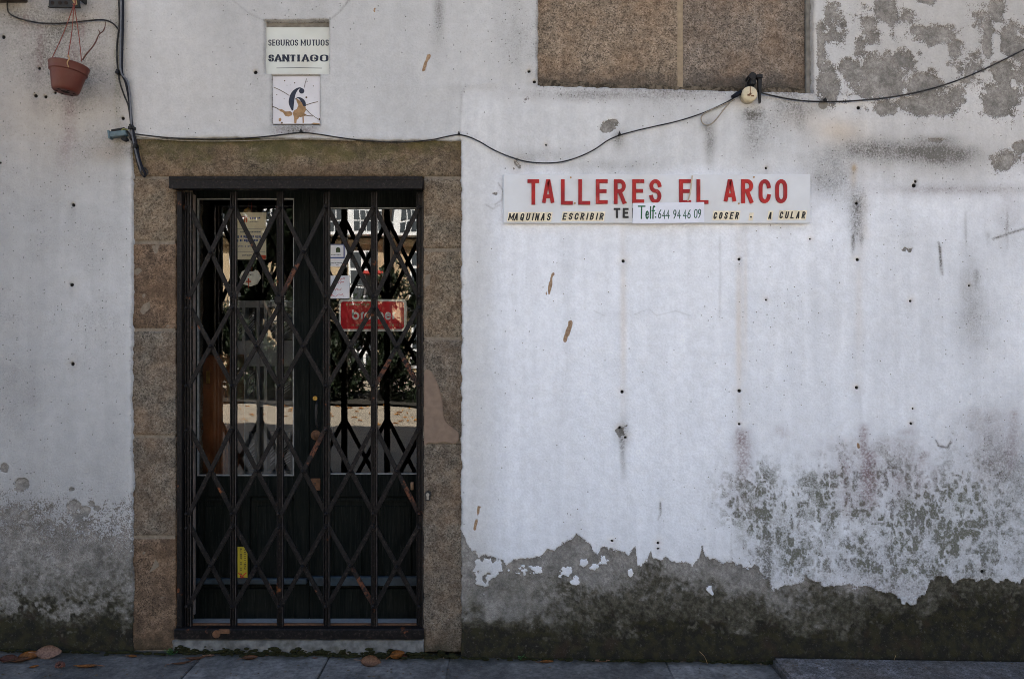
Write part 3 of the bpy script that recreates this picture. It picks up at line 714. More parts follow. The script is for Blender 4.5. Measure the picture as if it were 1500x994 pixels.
# ================================================================== TIMBER DOOR WITH GLASS
YD = 0.215            # face of the door leaves
t = NT('old_green_timber')
p_ = t.pos()
gr_ = t.noise(9, 5, .65, vec=t.scaled(p_, (9, 9, .55)))
c = t.mix(t.ramp(gr_, .38, .62), (0.002, 0.0045, 0.004), (0.008, 0.010, 0.009))
c = t.mix(t.math('MULTIPLY', t.ramp(t.noise(14, 5, .7, vec=t.scaled(p_, (14, 14, .7))), .54, .66), .6), c, (0.026, 0.027, 0.025))
c = t.mix(t.math('MULTIPLY', t.ramp(t.noise(60, 4, .7), .66, .72), .5), c, (0.05, 0.047, 0.04))
M_timber = t.bsdf(c, 0.65, 0.1, 0, t.bump(gr_, .5, .004))
M_bead = simple('glazing_bead', (0.30, 0.31, 0.31), 0.6, 0.25, 50, 0.3, dirt=(.08, .08, .07))
M_bluegrey = simple('weather_board', (0.030, 0.050, 0.066), 0.5, 0.35, 20, 0.45, dirt=(.02, .02, .02), dirt_amt=.8)
t = NT('window_glass')
lw_ = t.n('ShaderNodeFresnel'); lw_.inputs[0].default_value = 1.5
nb = t.bump(t.noise(2.2, 2), .05, .02); t.set(lw_.inputs[1], nb)
gl = t.n('ShaderNodeBsdfGlossy'); gl.inputs['Roughness'].default_value = 0.0; t.set(gl.inputs['Normal'], nb); gl.inputs[0].default_value = (1, 1, 1, 1)
tr = t.n('ShaderNodeBsdfTransparent'); tr.inputs[0].default_value = (.96, .97, .965, 1)
mx = t.n('ShaderNodeMixShader'); t.set(mx.inputs[0], t.math('MULTIPLY', lw_.outputs[0], 1.55, clamp=True))
t.t.links.new(tr.outputs[0], mx.inputs[1]); t.t.links.new(gl.outputs[0], mx.inputs[2]); t.t.links.new(mx.outputs[0], t.out.inputs[0])
M_glass = t.mat

door = thing('double_door', 'dark green double door with tall glass panes behind the folding gate', 'door', (X(455, YD), YD, ground_z(X(455))))
def pbox(xa, xb, ya, yb, y0, y1, bev=0.002, dep=None):
    d_ = YD if dep is None else dep
    return boxm(X(xa, d_), X(xb, d_), y0, y1, Z(yb, d_), Z(ya, d_), bev=bev)
def leaf(x0, x1, gx0, gx1, gy0, gy1):
    lf = thing('door_leaf', None, None, (0, 0, 0)); lf.parent = door
    lf.location = (X((x0+x1)/2, YD) - door.location.x, 0, 0)
    def lp(n, bm, m): return part(n, bm, m, lf)
    lp('stile', pbox(x0, gx0, 274, 914, YD, YD+.05), M_timber)
    lp('stile', pbox(gx1, x1, 274, 914, YD+.0015, YD+.05), M_timber)
    lp('top_rail', pbox(gx0, gx1, 274, gy0, YD+.003, YD+.05), M_timber)
    lp('lock_rail', pbox(gx0, gx1, gy1, 727, YD+.003, YD+.05), M_timber)
    lp('bottom_rail', pbox(gx0, gx1, 862, 914, YD+.002, YD+.05), M_timber)
    lp('glass_pane', boxm(X(gx0, YD), X(gx1, YD), YD+.022, YD+.0225, Z(gy1, YD), Z(gy0, YD)), M_glass)
    b = 1.7
    bm = bmesh.new()
    for (a0, a1, b0, b1) in ((gx0, gx0+b, gy0, gy1), (gx1-b, gx1, gy0, gy1), (gx0+b, gx1-b, gy0, gy0+b), (gx0+b, gx1-b, gy1-b, gy1)):
        box(bm, X(a0, YD), X(a1, YD), YD+.008, YD+.021, Z(b1, YD), Z(b0, YD))
    lp('glazing_bead', bm, M_bead)
    # two sunk lower panels with a moulding strip on top
    mid = (gx0+gx1)/2
    lp('muntin', pbox(mid-6, mid+6, 727, 862, YD+.004, YD+.05), M_timber)
    for a, b_ in ((gx0, mid-6), (mid+6, gx1)):
        lp('panel', pbox(a, b_, 727, 862, YD+.020, YD+.045, 0.001), M_timber)
        lp('raised_field', pbox(a+10, b_-10, 741, 848, YD+.011, YD+.0195, 0.004), M_timber)
        lp('moulding', pbox(a+3, b_-3, 729, 734, YD+.006, YD+.0195, 0.002), M_bead if False else M_timber)
    return lf
# two leaves; left one with the wide pane
lfL = leaf(277, 452.5, 288, 430.5, 290, 697)
lfR = leaf(453.3, 622, 479, 612.5, 303.5, 695)
part('weather_board', pbox(283, 451, 845, 853, YD-.028, YD-.001, .004), M_bluegrey, lfL)
part('weather_board', pbox(455, 616, 842, 855, YD-.032, YD-.001, .004), M_bluegrey, lfR)
M_brass = simple('old_brass', (0.42, 0.27, 0.07), 0.35, 0.3, 60, 0.5, 0.8, dirt=(.06, .04, .02))
M_rust = simple('rusty_iron', (0.17, 0.085, 0.045), 0.8, 0.35, 70, 0.3, 0.2, bump=.5, dirt=(.05, .035, .03))
M_iron = simple('black_iron', (0.03, 0.03, 0.031), 0.5, 0.3, 50, 0.4, 0.3)
bm = bmesh.new(); disc_y(bm, X(462, YD), Z(583, YD), .011, YD-.008, YD-.0005); disc_y(bm, X(462, YD), Z(583, YD), .0045, YD-.012, YD-.0081); part('lock_cylinder', bm, M_brass, lfR)
bm = bmesh.new(); lathe(bm, [(.0008, .016), (.010, .016), (.012, .010), (.019, .010), (.023, .006), (.026, .001)], 24, Matrix.Translation((X(463, YD), YD, Z(637, YD))) @ Matrix.Rotation(rad(90), 4, 'X')); part('lock_rosette', bm, M_rust, lfR)
bm = bmesh.new(); pbx = pbox(455, 469.5, 700, 717.5, YD-.006, YD-.0005); part('lock_plate', pbx, M_rust, lfR)
bm = bmesh.new(); disc_y(bm, X(462, YD), Z(707, YD), .0035, YD-.0075, YD-.0062); disc_y(bm, X(462, YD), Z(710, YD), .0022, YD-.0078, YD-.0062); part('keyhole', bm, M_iron, lfR)
bm = bmesh.new(); tube(bm, spline([(X(466, YD), YD+.002, Z(586, YD)), (X(466, YD), YD-.035, Z(592, YD)), (X(466, YD), YD-.042, Z(606, YD)), (X(466, YD), YD-.030, Z(620, YD)), (X(466, YD), YD+.002, Z(625, YD))]), .006); part('pull_handle', bm, M_iron, lfR)
part('lock_case', pbox(455, 471, 578, 634, YD-.0025, YD-.0003, .001), M_timber, lfR)
bm = bmesh.new(); lathe(bm, [(.0005, -.02), (.008, -.018), (.009, 0), (.008, .018), (.0005, .02)], 12, Matrix.Translation((X(604, YD), YD-.008, Z(711, YD)))); part('hinge_knuckle', bm, simple('worn_wood', (.42, .27, .17), .7), lfR)
# frame head of the doorway
part('frame_bead', boxm(X(273.6), X(275.4), .075, .09, Z(908), Z(281)), simple('pale_bead', (.20, .165, .15), .7, .3, 30), door)
part('frame_head', pbox(262, 640, 240, 272.5, YD+.012, YD+.09), M_timber, door)
part('frame_side', pbox(240, 276.3, 273, 918, YD+.012, YD+.09), M_timber, door)
part('frame_side', pbox(622.7, 650, 273, 918, YD+.012, YD+.09), M_timber, door)

# ================================================================== FOLDING GATE
t = NT('gate_iron')
p_ = t.pos()
w1 = t.noise(11, 4, .6, vec=t.scaled(p_, (1, .3, 1))); w2 = t.noise(85, 4, .65)
c = t.mix(t.ramp(w2, .35, .65), (0.0045, 0.0045, 0.005), (0.014, 0.012, 0.012))
c = t.mix(t.math('MULTIPLY', t.ramp(w2, .56, .68), .6), c, (0.060, 0.046, 0.040))
ru = t.math('MULTIPLY', t.ramp(w1, .655, .72), t.ramp(w2, .36, .52))
c = t.mix(t.math('MULTIPLY', ru, .9), c, (0.25, 0.085, 0.032))
M_gate = t.bsdf(c, t.ramp(w2, .3, .7, .38, .6), 0.16, 0.0, t.bump(w2, .35, .002))
def rust_end(name, sgn):
    t = NT(name); ob = t.obj(); w2 = t.noise(85, 4, .65); s_ = t.n('ShaderNodeSeparateXYZ'); t.set(s_.inputs[0], ob)
    c = t.mix(t.ramp(w2, .35, .65), (0.0045, 0.0045, 0.005), (0.015, 0.013, 0.013))
    zz = t.math('ADD', t.math('MULTIPLY', s_.outputs[2], sgn), t.math('MULTIPLY', t.math('SUBTRACT', t.noise(30, 4, .7), .5), .30))
    f = t.math('MULTIPLY', t.ramp(zz, .06, .09), t.ramp(zz, .15, .19, 1, .15))
    f = t.math('MULTIPLY', f, t.ramp(t.noise(60, 4, .7), .40, .56)); c = t.mix(t.math('MULTIPLY', f, .8), c, (0.15, 0.055, 0.028))
    return t.bsdf(c, .6, .2, 0, t.bump(w2, .5, .002))
M_rust_up = rust_end('gate_iron_rust_upper', 1.0); M_rust_lo = rust_end('gate_iron_rust_lower', -1.0)
RUSTY = {(0, 2, 1): M_rust_lo, (2, 2, 1): M_rust_up, (1, 4, 1): M_rust_lo, (2, 4, 0): M_rust_lo, (3, 3, 0): M_rust_lo, (1, 4, 0): M_rust_lo}
gate = thing('folding_gate', 'closed black scissor lattice gate with rust spots filling the granite doorway', 'gate', (X(436), 0.03, ground_z(X(436))))
ups = [271.5, 338, 407, 476, 546, 613.5]
# head rail: a channel fixed on the face of the lintel
bm = bmesh.new(); box(bm, X(253.5), X(620.5), -0.046, 0.03, Z(277.5), Z(262), bev=.003)
box(bm, X(254), X(620), -0.050, -0.0462, Z(265.5), Z(261.4)); box(bm, X(254), X(620), -0.049, -0.0463, Z(279), Z(275.6))
part('head_rail', bm, M_gate, gate)
bm = bmesh.new(); box(bm, X(255), X(621), -0.004, 0.05, Z(935.5), Z(920.5), bev=.004); part('bottom_rail', bm, M_gate, gate)
bm = bmesh.new(); box(bm, X(268), X(617), 0.052, 0.07, Z(931), Z(919.5)); part('floor_track', bm, M_rust, gate)
part('side_post', boxm(X(257.5), X(264.5), 0.012, 0.06, Z(920), Z(279.3), bev=.002), M_gate, gate)
part('side_post', boxm(X(618.2), X(621), 0.022, 0.06, Z(920), Z(279.3), bev=.001), M_gate, gate)
M_edge_hi = simple('edge_highlight', (0.050, 0.045, 0.045), .45, .5, 60, .3, .1, dirt=(.02, .018, .018), dirt_amt=.9)  # paler lip colour paints the highlight line along each upright
def upright_mesh():
    bm = bmesh.new(); zb_, zt_ = Z(921.5), Z(279.2); w = .0148
    box(bm, -w, w, .010, .016, zb_, zt_)                         # web
    box(bm, -w, -w+.004, -.002, .0101, zb_, zt_+.0001); box(bm, w-.0045, w, -.004, .0102, zb_, zt_+.0001)
    box(bm, -w+.006, -w+.0175, .004, .0103, zb_, zt_)
    n_ = len(bm.faces); box(bm, w-.0040, w-.0012, -.0055, -.0041, zb_, zt_); bm.faces.ensure_lookup_table()
    for f in bm.faces[n_:]: f.material_index = 1
    m = bpy.data.meshes.new('upright'); bm.to_mesh(m); bm.free(); return m
um = upright_mesh(); um.materials.append(M_gate); um.materials.append(M_edge_hi)
for x in ups:
    o = bpy.data.objects.new('upright', um); COL.objects.link(o); o.parent = gate
    o.location = (X(x) - gate.location.x, 0.004, -gate.location.z)
rows = [(299, 438), (447, 569), (626, 757), (770, 893)]
def bar_mesh(dx, dz, w=.0105, th=.004):
    bm = bmesh.new(); L = math.hypot(dx, dz)
    box(bm, -w, w, -th, th, -L/2, L/2, bev=.0012); m = bpy.data.meshes.new('lattice_bar'); bm.to_mesh(m); bm.free(); m.materials.append(M_gate); return m, math.atan2(dx, dz)
rv = bmesh.new(); lathe(rv, [(.0001, -.011), (.005, -.010), (.008, -.006), (.0085, 0)], 10, Matrix.Rotation(rad(-90), 4, 'X') @ Matrix.Diagonal((1, 1, 1, 1)))
rm = bpy.data.meshes.new('rivet'); rv.to_mesh(rm); rv.free(); rm.materials.append(M_gate)
def put(me_, name, x, y, z, ry=0.0):
    o = bpy.data.objects.new(name, me_); COL.objects.link(o); o.parent = gate
    o.location = Vector((x, y, z)) - gate.location; o.rotation_euler = (0, ry, 0); return o
grng = random.Random(3)
for (ya, yb) in rows:
    dz = (yb-ya)*S
    m, a = bar_mesh((ups[1]-ups[0])*S*1.02, dz)
    for i in range(5):
        xc = (X(ups[i]) + X(ups[i+1]))/2; zc = (Z(ya)+Z(yb))/2 + grng.uniform(-.003, .003)
        k = (ups[i+1]-ups[i])/(ups[1]-ups[0])
        e = grng.uniform(-.012, .012)
        o1 = put(m, 'lattice_bar', xc, 0.041, zc, -math.atan2((ups[i+1]-ups[i])*S, dz) + e*.4)     # falls to the right
        o2 = put(m, 'lattice_bar', xc, 0.0315, zc, math.atan2((ups[i+1]-ups[i])*S, dz) + e*.4)
        for w_i, o_ in ((0, o1), (1, o2)):
            if (rows.index((ya, yb)), i, w_i) in RUSTY:
                o_.data = m.copy(); o_.data.materials.clear(); o_.data.materials.append(RUSTY[(rows.index((ya, yb)), i, w_i)])
        put(rm, 'rivet', xc, 0.0272, zc)
    for i, x in enumerate(ups):
        for yy in (ya+4, yb-4):
            put(rm, 'rivet', X(x), 0.0135, Z(yy))
# small iron pieces at the foot of the second upright
bm = bmesh.new(); disc_y(bm, X(318), Z(927), .018, -.012, -.0045); box(bm, X(322), X(338), -.016, -.0045, Z(926), Z(919.5), bev=.002); part('hasp', bm, M_rust, gate)
bm = bmesh.new(); box(bm, X(403), X(413), -.012, .006, Z(444), Z(434), bev=.002); part('lock_catch', bm, M_gate, gate)

# keyhole lock let into the right jamb
lk = thing('lock_escutcheon', 'small rusty keyhole lock let into the right granite jamb', 'lock', (X(626.5), 0.006, Z(727)))
bm = bmesh.new(); disc_y(bm, X(626.5), Z(723.5), .0145, .0, .02); box(bm, X(623.2), X(630), .0005, .02, Z(733), Z(722)); part('surround', bm, M_iron, lk)
bm = bmesh.new(); disc_y(bm, X(626.5), Z(724), .0085, -.004, -.0002); box(bm, X(625), X(628), -.0035, .0003, Z(731), Z(724)); part('cylinder', bm, simple('worn_steel', (.34, .33, .31), .4, metal=.7), lk)

# ================================================================== SHOP SIGN
M_acrylic = simple('sign_white', (0.64, 0.665, 0.70), 0.35, 0.06, 7, 0.45, dirt=(.45, .43, .40), dirt_amt=.4)
t = NT('sign_red'); n_ = t.noise(9, 4, .6); 
c = t.mix(t.ramp(n_, .40, .62), (0.44, 0.018, 0.016), (0.30, 0.012, 0.018)); c = t.mix(t.math('MULTIPLY', t.ramp(t.noise(26, 4, .6, vec=t.scaled(t.pos(), (1.6, 1, .5))), .60, .70), .55), c, (0.50, 0.13, 0.12))
M_red = t.bsdf(c, .5, .25)
M_black = simple('sign_black', (0.022, 0.022, 0.024), .55, .3, 40)
M_cream = simple('cream_label', (0.82, 0.74, 0.56), .6, .10, 60, .3, dirt=(.45, .38, .27), dirt_amt=.5)
sign = thing('shop_sign', 'long white sign board with red raised letters TALLERES EL ARCO on white wall', 'sign', (X(960), -0.012, Z(292)))
part('board', boxm(X(737.5), X(1184.5), -0.022, -0.008, Z(327.8), Z(256.6), bev=.0015), M_acrylic, sign)
SY = -0.0222
x_letters = {'TALLERES': [772.5, 793.5, 821.3, 846.5, 872, 898.3, 925, 950], 'EL': [993.3, 1018.5], 'ARCO': [1058, 1083.5, 1109, 1133]}
for wd, xs in x_letters.items():
    for ch, x in zip(wd, xs):
        w_ = {'A': 18.3, 'T': 17.0}.get(ch, 17.2)
        z0_ = 300 + (1.2 if x < 870 else 0) - (1.0 if wd == 'ARCO' else 0) - (1 if 920 < x < 960 else 0)
        bm = bmesh.new(); glyph(bm, ch, X(x), Z(z0_), w_*S, (z0_-264.3)*S, 5.3*S, SY-.006, .006, cap=(ch != 'A'))
        part('letter', fix(bm), M_red, sign)
def tiles(word, x0, pitch, narrow, ybot, h, tilt=0.0, hide=()):
    x = x0
    for k, ch in enumerate(word):
        w_ = pitch*(narrow if ch == 'I' else 1.0)
        yb = ybot + tilt*k
        bm = bmesh.new(); sl = .16
        zz0, zz1 = Z(yb+1.6), Z(yb-h-1.8)
        xa, xb = X(x-1.4), X(x+w_-1.4) - .0004
        prism(bm, [(xa, zz0), (xb, zz0), (xb+sl*(zz1-zz0), zz1), (xa+sl*(zz1-zz0), zz1)], SY-.0012, SY-.0001)
        tl = part('letter_tile', bm, M_cream, sign)
        bm = bmesh.new(); gw = {'M': 8.0, 'I': 1.6}.get(ch, pitch-3.2)
        glyph(bm, ch, X(x+(0 if ch != 'I' else .4)), Z(yb), gw*S, h*S, 1.95*S, SY-.0018, .0005, slant=.22)
        part('letter', fix(bm), M_black, tl)
        x += w_
tiles('MAQUINAS', 744, 8.55, .55, 324.2, 10.6)
tiles('ESCRIBIR', 823, 8.6, .62, 323.2, 10.2)
tiles('COSER', 1042.5, 7.9, 1, 322.0, 10.2)
tiles('-', 1095.5, 6.2, 1, 322.6, 8.0)
tiles('A', 1122.5, 7.5, 1, 322.0, 10.2)
tiles('CULAR', 1138.5, 8.1, 1, 321.4, 10.4)
for ch, x, w_ in (('T', 898, 9.5), ('E', 911.2, 8.4), ('I', 924.2, 4)):
    bm = bmesh.new(); glyph(bm, ch, X(x), Z(320.5), w_*S, 14.6*S, 2.9*S, SY-.004, .004); part('letter', fix(bm), M_black, sign)
M_screw = simple('screw', (.35, .22, .10), .5, metal=.5)
for (x, y) in ((835.5, 261.5), (1102, 261), (841.5, 299), (1080, 299.5), (916, 298)):
    bm = bmesh.new(); disc_y(bm, X(x), Z(y), .0042, SY-.003, SY); part('screw', bm, M_screw, sign)
# a splinter of old tape across the second word
bm = bmesh.new(); L, R = ribbon2d([(X(1012), Z(259)), (X(1009), Z(285)), (X(1005.5), Z(296))], lambda a, b: .0032, 0); strip(bm, L, R, SY-.0072, SY-.0063); part('tape_scrap', fix(bm), simple('dry_tape', (.52, .44, .34), .7), sign)

M_paper = simple('paper', (0.76, 0.78, 0.86), .8, .04, 20, .2)
M_green_ink = simple('green_ink', (0.012, 0.115, 0.045), .6, .35, 60)
note = thing('paper_note', 'white paper note with green handwritten phone number stuck over the sign', 'note', (X(977), -0.026, Z(313)))
bm = bmesh.new()
prism(bm, [(X(925), Z(328.8)), (X(1029.5), Z(327.4)), (X(1029.2), Z(297.6)), (X(925.8), Z(299))], SY-.0076, SY-.0068)
part('sheet', bm, M_paper, note)
NYF = SY-.0079
bm = bmesh.new()
for ch, x, w_, h_, zb_ in (('T', 932.5, 11, 19.5, 322.2), ('e', 943.5, 5.6, 17.5, 322.4), ('l', 949.8, 2.6, 18.5, 322), ('f', 952.5, 5.6, 19.5, 322), (':', 957.2, 2.6, 14, 321.5)):
    glyph(bm, ch, X(x), Z(zb_), w_*S, h_*S, 2.0*S, NYF, .0003, slant=.02)
part('writing', fix(bm), M_green_ink, note)
bm = bmesh.new()
xs = [961.8, 967.8, 973.6, 983.5, 989.6, 998.2, 1004.4, 1014, 1019.4]
for ch, x, j in zip('644944609', xs, [0, .5, .3, .2, .2, .4, 0, -.6, -.8]):
    glyph(bm, ch, X(x), Z(321.6+j), 5.2*S, 13.2*S, 1.35*S, NYF, .0003, slant=.05)
part('writing', fix(bm), simple('dark_green_ink', (0.03, 0.10, 0.07), .6, .3, 60), note)

# ================================================================== PLAQUE AND HOUSE NUMBER
M_enamel = simple('plaque_enamel', (0.60, 0.62, 0.575), .35, .07, 8, .45, dirt=(.50, .44, .33), dirt_amt=.35)
M_ink = simple('plaque_ink', (0.018, 0.024, 0.045), .45, .3, 90)
plq = thing('insurance_plaque', 'pale enamel plaque reading SEGUROS MUTUOS SANTIAGO set into the wall above the door', 'plaque', (X(434), .024, Z(70)))
part('panel', boxm(X(384), X(485), .022, .05, Z(109), Z(37.5), bev=.001), M_enamel, plq)
part('ledge', boxm(X(384), X(485), .030, .06, Z(37.2), Z(28)), M_render, plq)
PYF = .0216
seg_x = [391, 396.8, 402.2, 409.2, 416.6, 423.2, 430, 438.8, 447.6, 455.2, 460.8, 468, 475.2]
bm = bmesh.new()
for ch, x in zip('SEGUROSMUTUOS', seg_x):
    w_ = 7.6 if ch == 'M' else 4.9 if ch in 'SE' else 5.2 if ch == 'T' else 6.1
    glyph(bm, ch, X(x), Z(65.2), w_*S*.98, 9.8*S, 1.75*S, PYF, .0003, thin=.85*S, serif=1.05*S)
part('lettering', fix(bm), M_ink, plq)
bm = bmesh.new()
sx_ = [391.2, 399.8, 411.6, 422.4, 432.6, 440.0, 452.6, 467]
for ch, x in zip('SANTIAGO', sx_):
    w_ = {'I': 6, 'O': 12.6, 'G': 12, 'A': 11.4, 'N': 10.4, 'S': 8.2, 'T': 9.6}.get(ch, 10)
    glyph(bm, ch, X(x), Z(89.2), w_*S, 12.4*S, 3.5*S, PYF, .0003, thin=1.25*S, serif=2.2*S)
    # the little spurs half way up these fairground capitals
    for dx in ((.15, .85) if ch in 'ONG' else (.5,) if ch in 'TI' else (.3, .7)):
        zc = Z(83); xc = X(x + dx*w_); L, R = ribbon2d([(xc-2.0*S, zc), (xc+2.0*S, zc)], lambda a, b: .55*S, 0); strip(bm, L, R, PYF-.0012, PYF+.0003)
part('lettering', fix(bm), M_ink, plq)
bm = bmesh.new(); L, R = ribbon2d([(X(403), Z(97.6)), (X(437), Z(97.2)), (X(470), Z(97.8))], lambda a, b: .4*S, 0); strip(bm, L, R, PYF, PYF+.0003); part('rule', fix(bm), M_ink, plq)

M_tile = simple('tile_glaze', (0.64, 0.63, 0.66), .18, .05, 10, .5)
M_biscuit = simple('tile_biscuit', (0.32, 0.20, 0.105), .9, .25, 60, .15, bump=.6)
num = thing('number_tile', 'cracked white tile with dark blue number 6 and brown chips below the plaque', 'house number', (X(433), .014, Z(146)))
part('tile', boxm(X(398.5), X(467.8), .012, .04, Z(180.6), Z(110.8), bev=.001), M_tile, num)
TY = .0117
def T6(cx, cy): return (X(370 + cx/5.523), Z(15 + cy/5.523))
def vrib(bm, pts, ws, y, th=.0003):
    P = spline([(a, b, w) for (a, b), w in zip(pts, ws)], 5); L = []; R = []
    for i, p in enumerate(P):
        q = P[min(i+1, len(P)-1)] - P[max(i-1, 0)]; n = Vector((-q.y, q.x)); n.normalize()
        L.append(Vector(T6(p.x + n.x*p.z, p.y + n.y*p.z))); R.append(Vector(T6(p.x - n.x*p.z, p.y - n.y*p.z)))
    strip(bm, L, R, y, y+th)
bm = bmesh.new()
vrib(bm, [(404,640),(380,624),(352,636),(326,668),(312,712),(309,752),(318,806)], [5,5,10,18,22,21,6], TY)
x_, z_ = T6(392, 648); disc_y(bm, x_, z_, 22*S/5.523, TY-.0001, TY+.0004, 16)
vrib(bm, [(338,716),(362,703),(388,716),(404,742),(410,775)], [3,5,12,19,17], TY-.0002)
part('numeral', fix(bm), M_ink, num)
bm = bmesh.new()
for poly in ([(345,708),(372,722),(392,742),(405,770),(424,776),(428,800),(412,830),(432,838),(420,852),(408,850),(410,905),(400,912),(398,855),(384,862),(372,858),(362,878),(352,880),(348,912),(332,908),(330,860),(318,828),(332,805),(352,795),(365,765),(352,735)],
             [(208,798),(232,796),(262,815),(300,812),(316,826),(312,846),(285,856),(258,850),(240,822),(215,812)],
             [(206,872),(222,866),(228,880),(220,896),(206,894)], [(470,912),(490,905),(530,910),(545,916),(500,918)],
             [(222,905),(236,900),(238,912),(226,914)]):
    prism(bm, [T6(*p) for p in poly][::-1], TY-.0006, TY+.0003)
part('chip', fix(bm), M_biscuit, num)
bm = bmesh.new()
for pts, w in (([(166,618),(215,640),(258,664),(292,686)],2.4), ([(432,548),(420,585),(412,622)],1.6), ([(428,762),(470,748),(524,735)],2.6), ([(426,795),(460,830),(500,860),(540,885)],2.2), ([(152,772),(185,785),(210,800)],3.2), ([(412,842),(450,850),(482,852)],3.0)):
    L, R = ribbon2d([T6(*p) for p in pts], lambda a, b, w=w: w*S/5.523, 0); strip(bm, L, R, TY-.0009, TY+.0003)
for (a, b, r) in ((254,566,5),(335,583,5),(430,700,8),(487,608,4),(190,678,4),(273,602,3),(250,712,3),(436,570,4),(232,905,7),(540,878,10),(500,700,2),(300,600,2)):
    x_, z_ = T6(a, b); disc_y(bm, x_, z_, r*S/5.523, TY-.0011, TY+.0003, 8)
part('crack', fix(bm), simple('crack_dirt', (.10, .07, .045), .9), num)

# ================================================================== CABLES AND FITTINGS
t = NT('cable_black'); n_ = t.noise(55, 4, .6)
M_cable = t.bsdf(t.mix(t.ramp(n_, .42, .64), (0.010, 0.010, 0.011), (0.050, 0.046, 0.042)), .6, .25)
M_cable_b = simple('cable_blue_black', (0.004, 0.005, 0.011), .5, .3, 60, .2)
M_cable_g = simple('cable_grey', (0.11, 0.115, 0.13), .45, .25, 60, .4)
M_cable_p = simple('cable_painted', (0.28, 0.25, 0.20), .8, .35, 70, .2)
M_plastic = simple('black_plastic', (0.007, 0.0075, 0.009), .5, .3, 60, .25)
def P3(px, py, y): return (X(px, y), y, Z(py, y))
def cable(bm, pts, r, y=-0.012, n=8, per=6):
    tube(bm, spline([P3(p[0], p[1], p[2] if len(p) > 2 else y) for p in pts], per), r, n)
def clip(par, px, py, y=-.010, s=1.0, mat=None):
    bm = bmesh.new(); x, z = X(px), Z(py)
    box(bm, x-.007*s, x+.007*s, y-.012, .002, z-.006*s, z+.006*s, bev=.002)
    disc_y(bm, x, z+.010*s, .0045*s, y-.008, .002, 10)
    return part('cable_clip', bm, mat or M_plastic, par)

cb = thing('cable_bundle', 'thick black cables clipped to the wall seam left of the door', 'cables', (X(178), -.015, Z(120)))
bm = bmesh.new(); cable(bm, [(180,-500),(180,-200),(180,-40),(180,0),(179.5,50),(178.5,80),(178.5,106),(184,120,-.016),(188,138),(191,158),(193,182,-.016),(197,200,-.018),(200,214),(204,232),(209,247,-.014),(213,255,-.008),(211,259,.004)], .0062); part('cable', bm, M_cable_b, cb)
bm = bmesh.new(); cable(bm, [(174,-500),(174,-200),(174,-40),(174,0),(175,30),(173.5,48),(171.5,65),(171.5,90),(174,110),(176,122),(182,140),(188,155),(191,176),(192,190)], .0038, -.010); part('cable', bm, M_cable, cb)
bm = bmesh.new(); cable(bm, [(177,-500),(177,-200),(177,-40),(177.5,0),(177,40),(176.5,70),(177,105),(186,118),(190,136),(191.5,160),(192.5,186,-.022),(194,200,-.022),(199,222,-.022),(203,238,-.018),(206,247,-.014),(206,254,-.004)], .0042, -.019); part('cable', bm, M_cable_g, cb)
bm = bmesh.new(); cable(bm, [(192,190,-.014),(194,205,-.014),(198,226,-.012),(203,245,-.012),(208,256,-.010),(214,257,-.008),(216,251,-.006),(212,246,.002)], .0036, -.012); part('cable', bm, M_cable, cb)
for (x, y, s) in ((176,109,1.1),(195,189.5,1.25),(201.5,216.5,1.1)): clip(cb, x, y, -.022, s)
bm = bmesh.new(); box(bm, X(193), X(199.5), -.03, .002, Z(191.5), Z(186.5), bev=.003); part('cable_clip', bm, M_plastic, cb)

c1 = thing('thin_cable', 'thin black cable sagging across the wall behind the hanging pot', 'cable', (X(90), -.012, Z(32)))
bm = bmesh.new(); cable(bm, [(11,-8),(11,10),(13,19),(22,25),(38,30),(60,34),(88,34.5),(115,32),(140,29.5),(155,30),(166,35),(173,43),(177,50)], .0036, -.010); part('cable', bm, M_cable, c1)
bm = bmesh.new(); cable(bm, [(14,20),(24,27),(34,31),(42,31)], .0022, -.006); part('cable', bm, M_cable_p, c1)

c2 = thing('wall_cable', 'long thin cable running over the lintel and up to the cream disc', 'cable', (X(640), -.01, Z(200)))
bm = bmesh.new(); cable(bm, [(196,196),(215,198.5),(250,202),(300,204),(345,203.5),(390,200),(420,196.5),(442,194.2),(465,196.5),(500,202),(540,206.5),(590,208.5),(630,205),(655,200),(672,197.5),(688,201),(705,209),(722,219),(745,229),(770,236.5),(795,238.8),(820,237.6),(845,231),(870,219.5),(890,206),(907,198.5),(930,192),(960,185),(985,179.5),(1010,172.5),(1035,163.5),(1058,153),(1074,144.5)], .0030, -.009, 7); part('cable', bm, M_cable, c2)
bm = bmesh.new(); cable(bm, [(198,200),(240,204.5),(300,206.8),(360,206.2),(420,204),(470,204.5),(520,206.2)], .0022, -.004, 6); part('cable', bm, M_cable_p, c2)
bm = bmesh.new(); cable(bm, [(1076,146),(1060,153.5),(1042,161),(1031,167),(1027,173),(1029,180,-.014),(1035,183.5,-.014),(1042,181.5,-.014),(1050,174),(1060,161),(1070,149)], .0030, -.015, 7); part('cable', bm, M_cable_p, c2)
for (x, y) in ((442,194.2),(672.5,197.5),(907,198)): clip(c2, x, y, -.009, .8)

c3 = thing('wall_cable', 'black cable rising from the cream disc to the upper right edge', 'cable', (X(1300), -.012, Z(130)))
bm = bmesh.new(); cable(bm, [(1098,130,-.025),(1112,135,-.02),(1135,141),(1165,146.5),(1195,148.8),(1230,148.8),(1265,146.8),(1305,142.5),(1345,135),(1385,124),(1425,109),(1465,90.5),(1505,70),(1560,40),(1640,0),(1720,-45)], .0036, -.012, 7); part('cable', bm, M_cable, c3)
clip(c3, 1207, 149, -.012, .9)
bm = bmesh.new(); disc_y(bm, X(1205.5), Z(153.5), .022, -.003, .004, 12); part('clip_base', bm, M_render, c3)

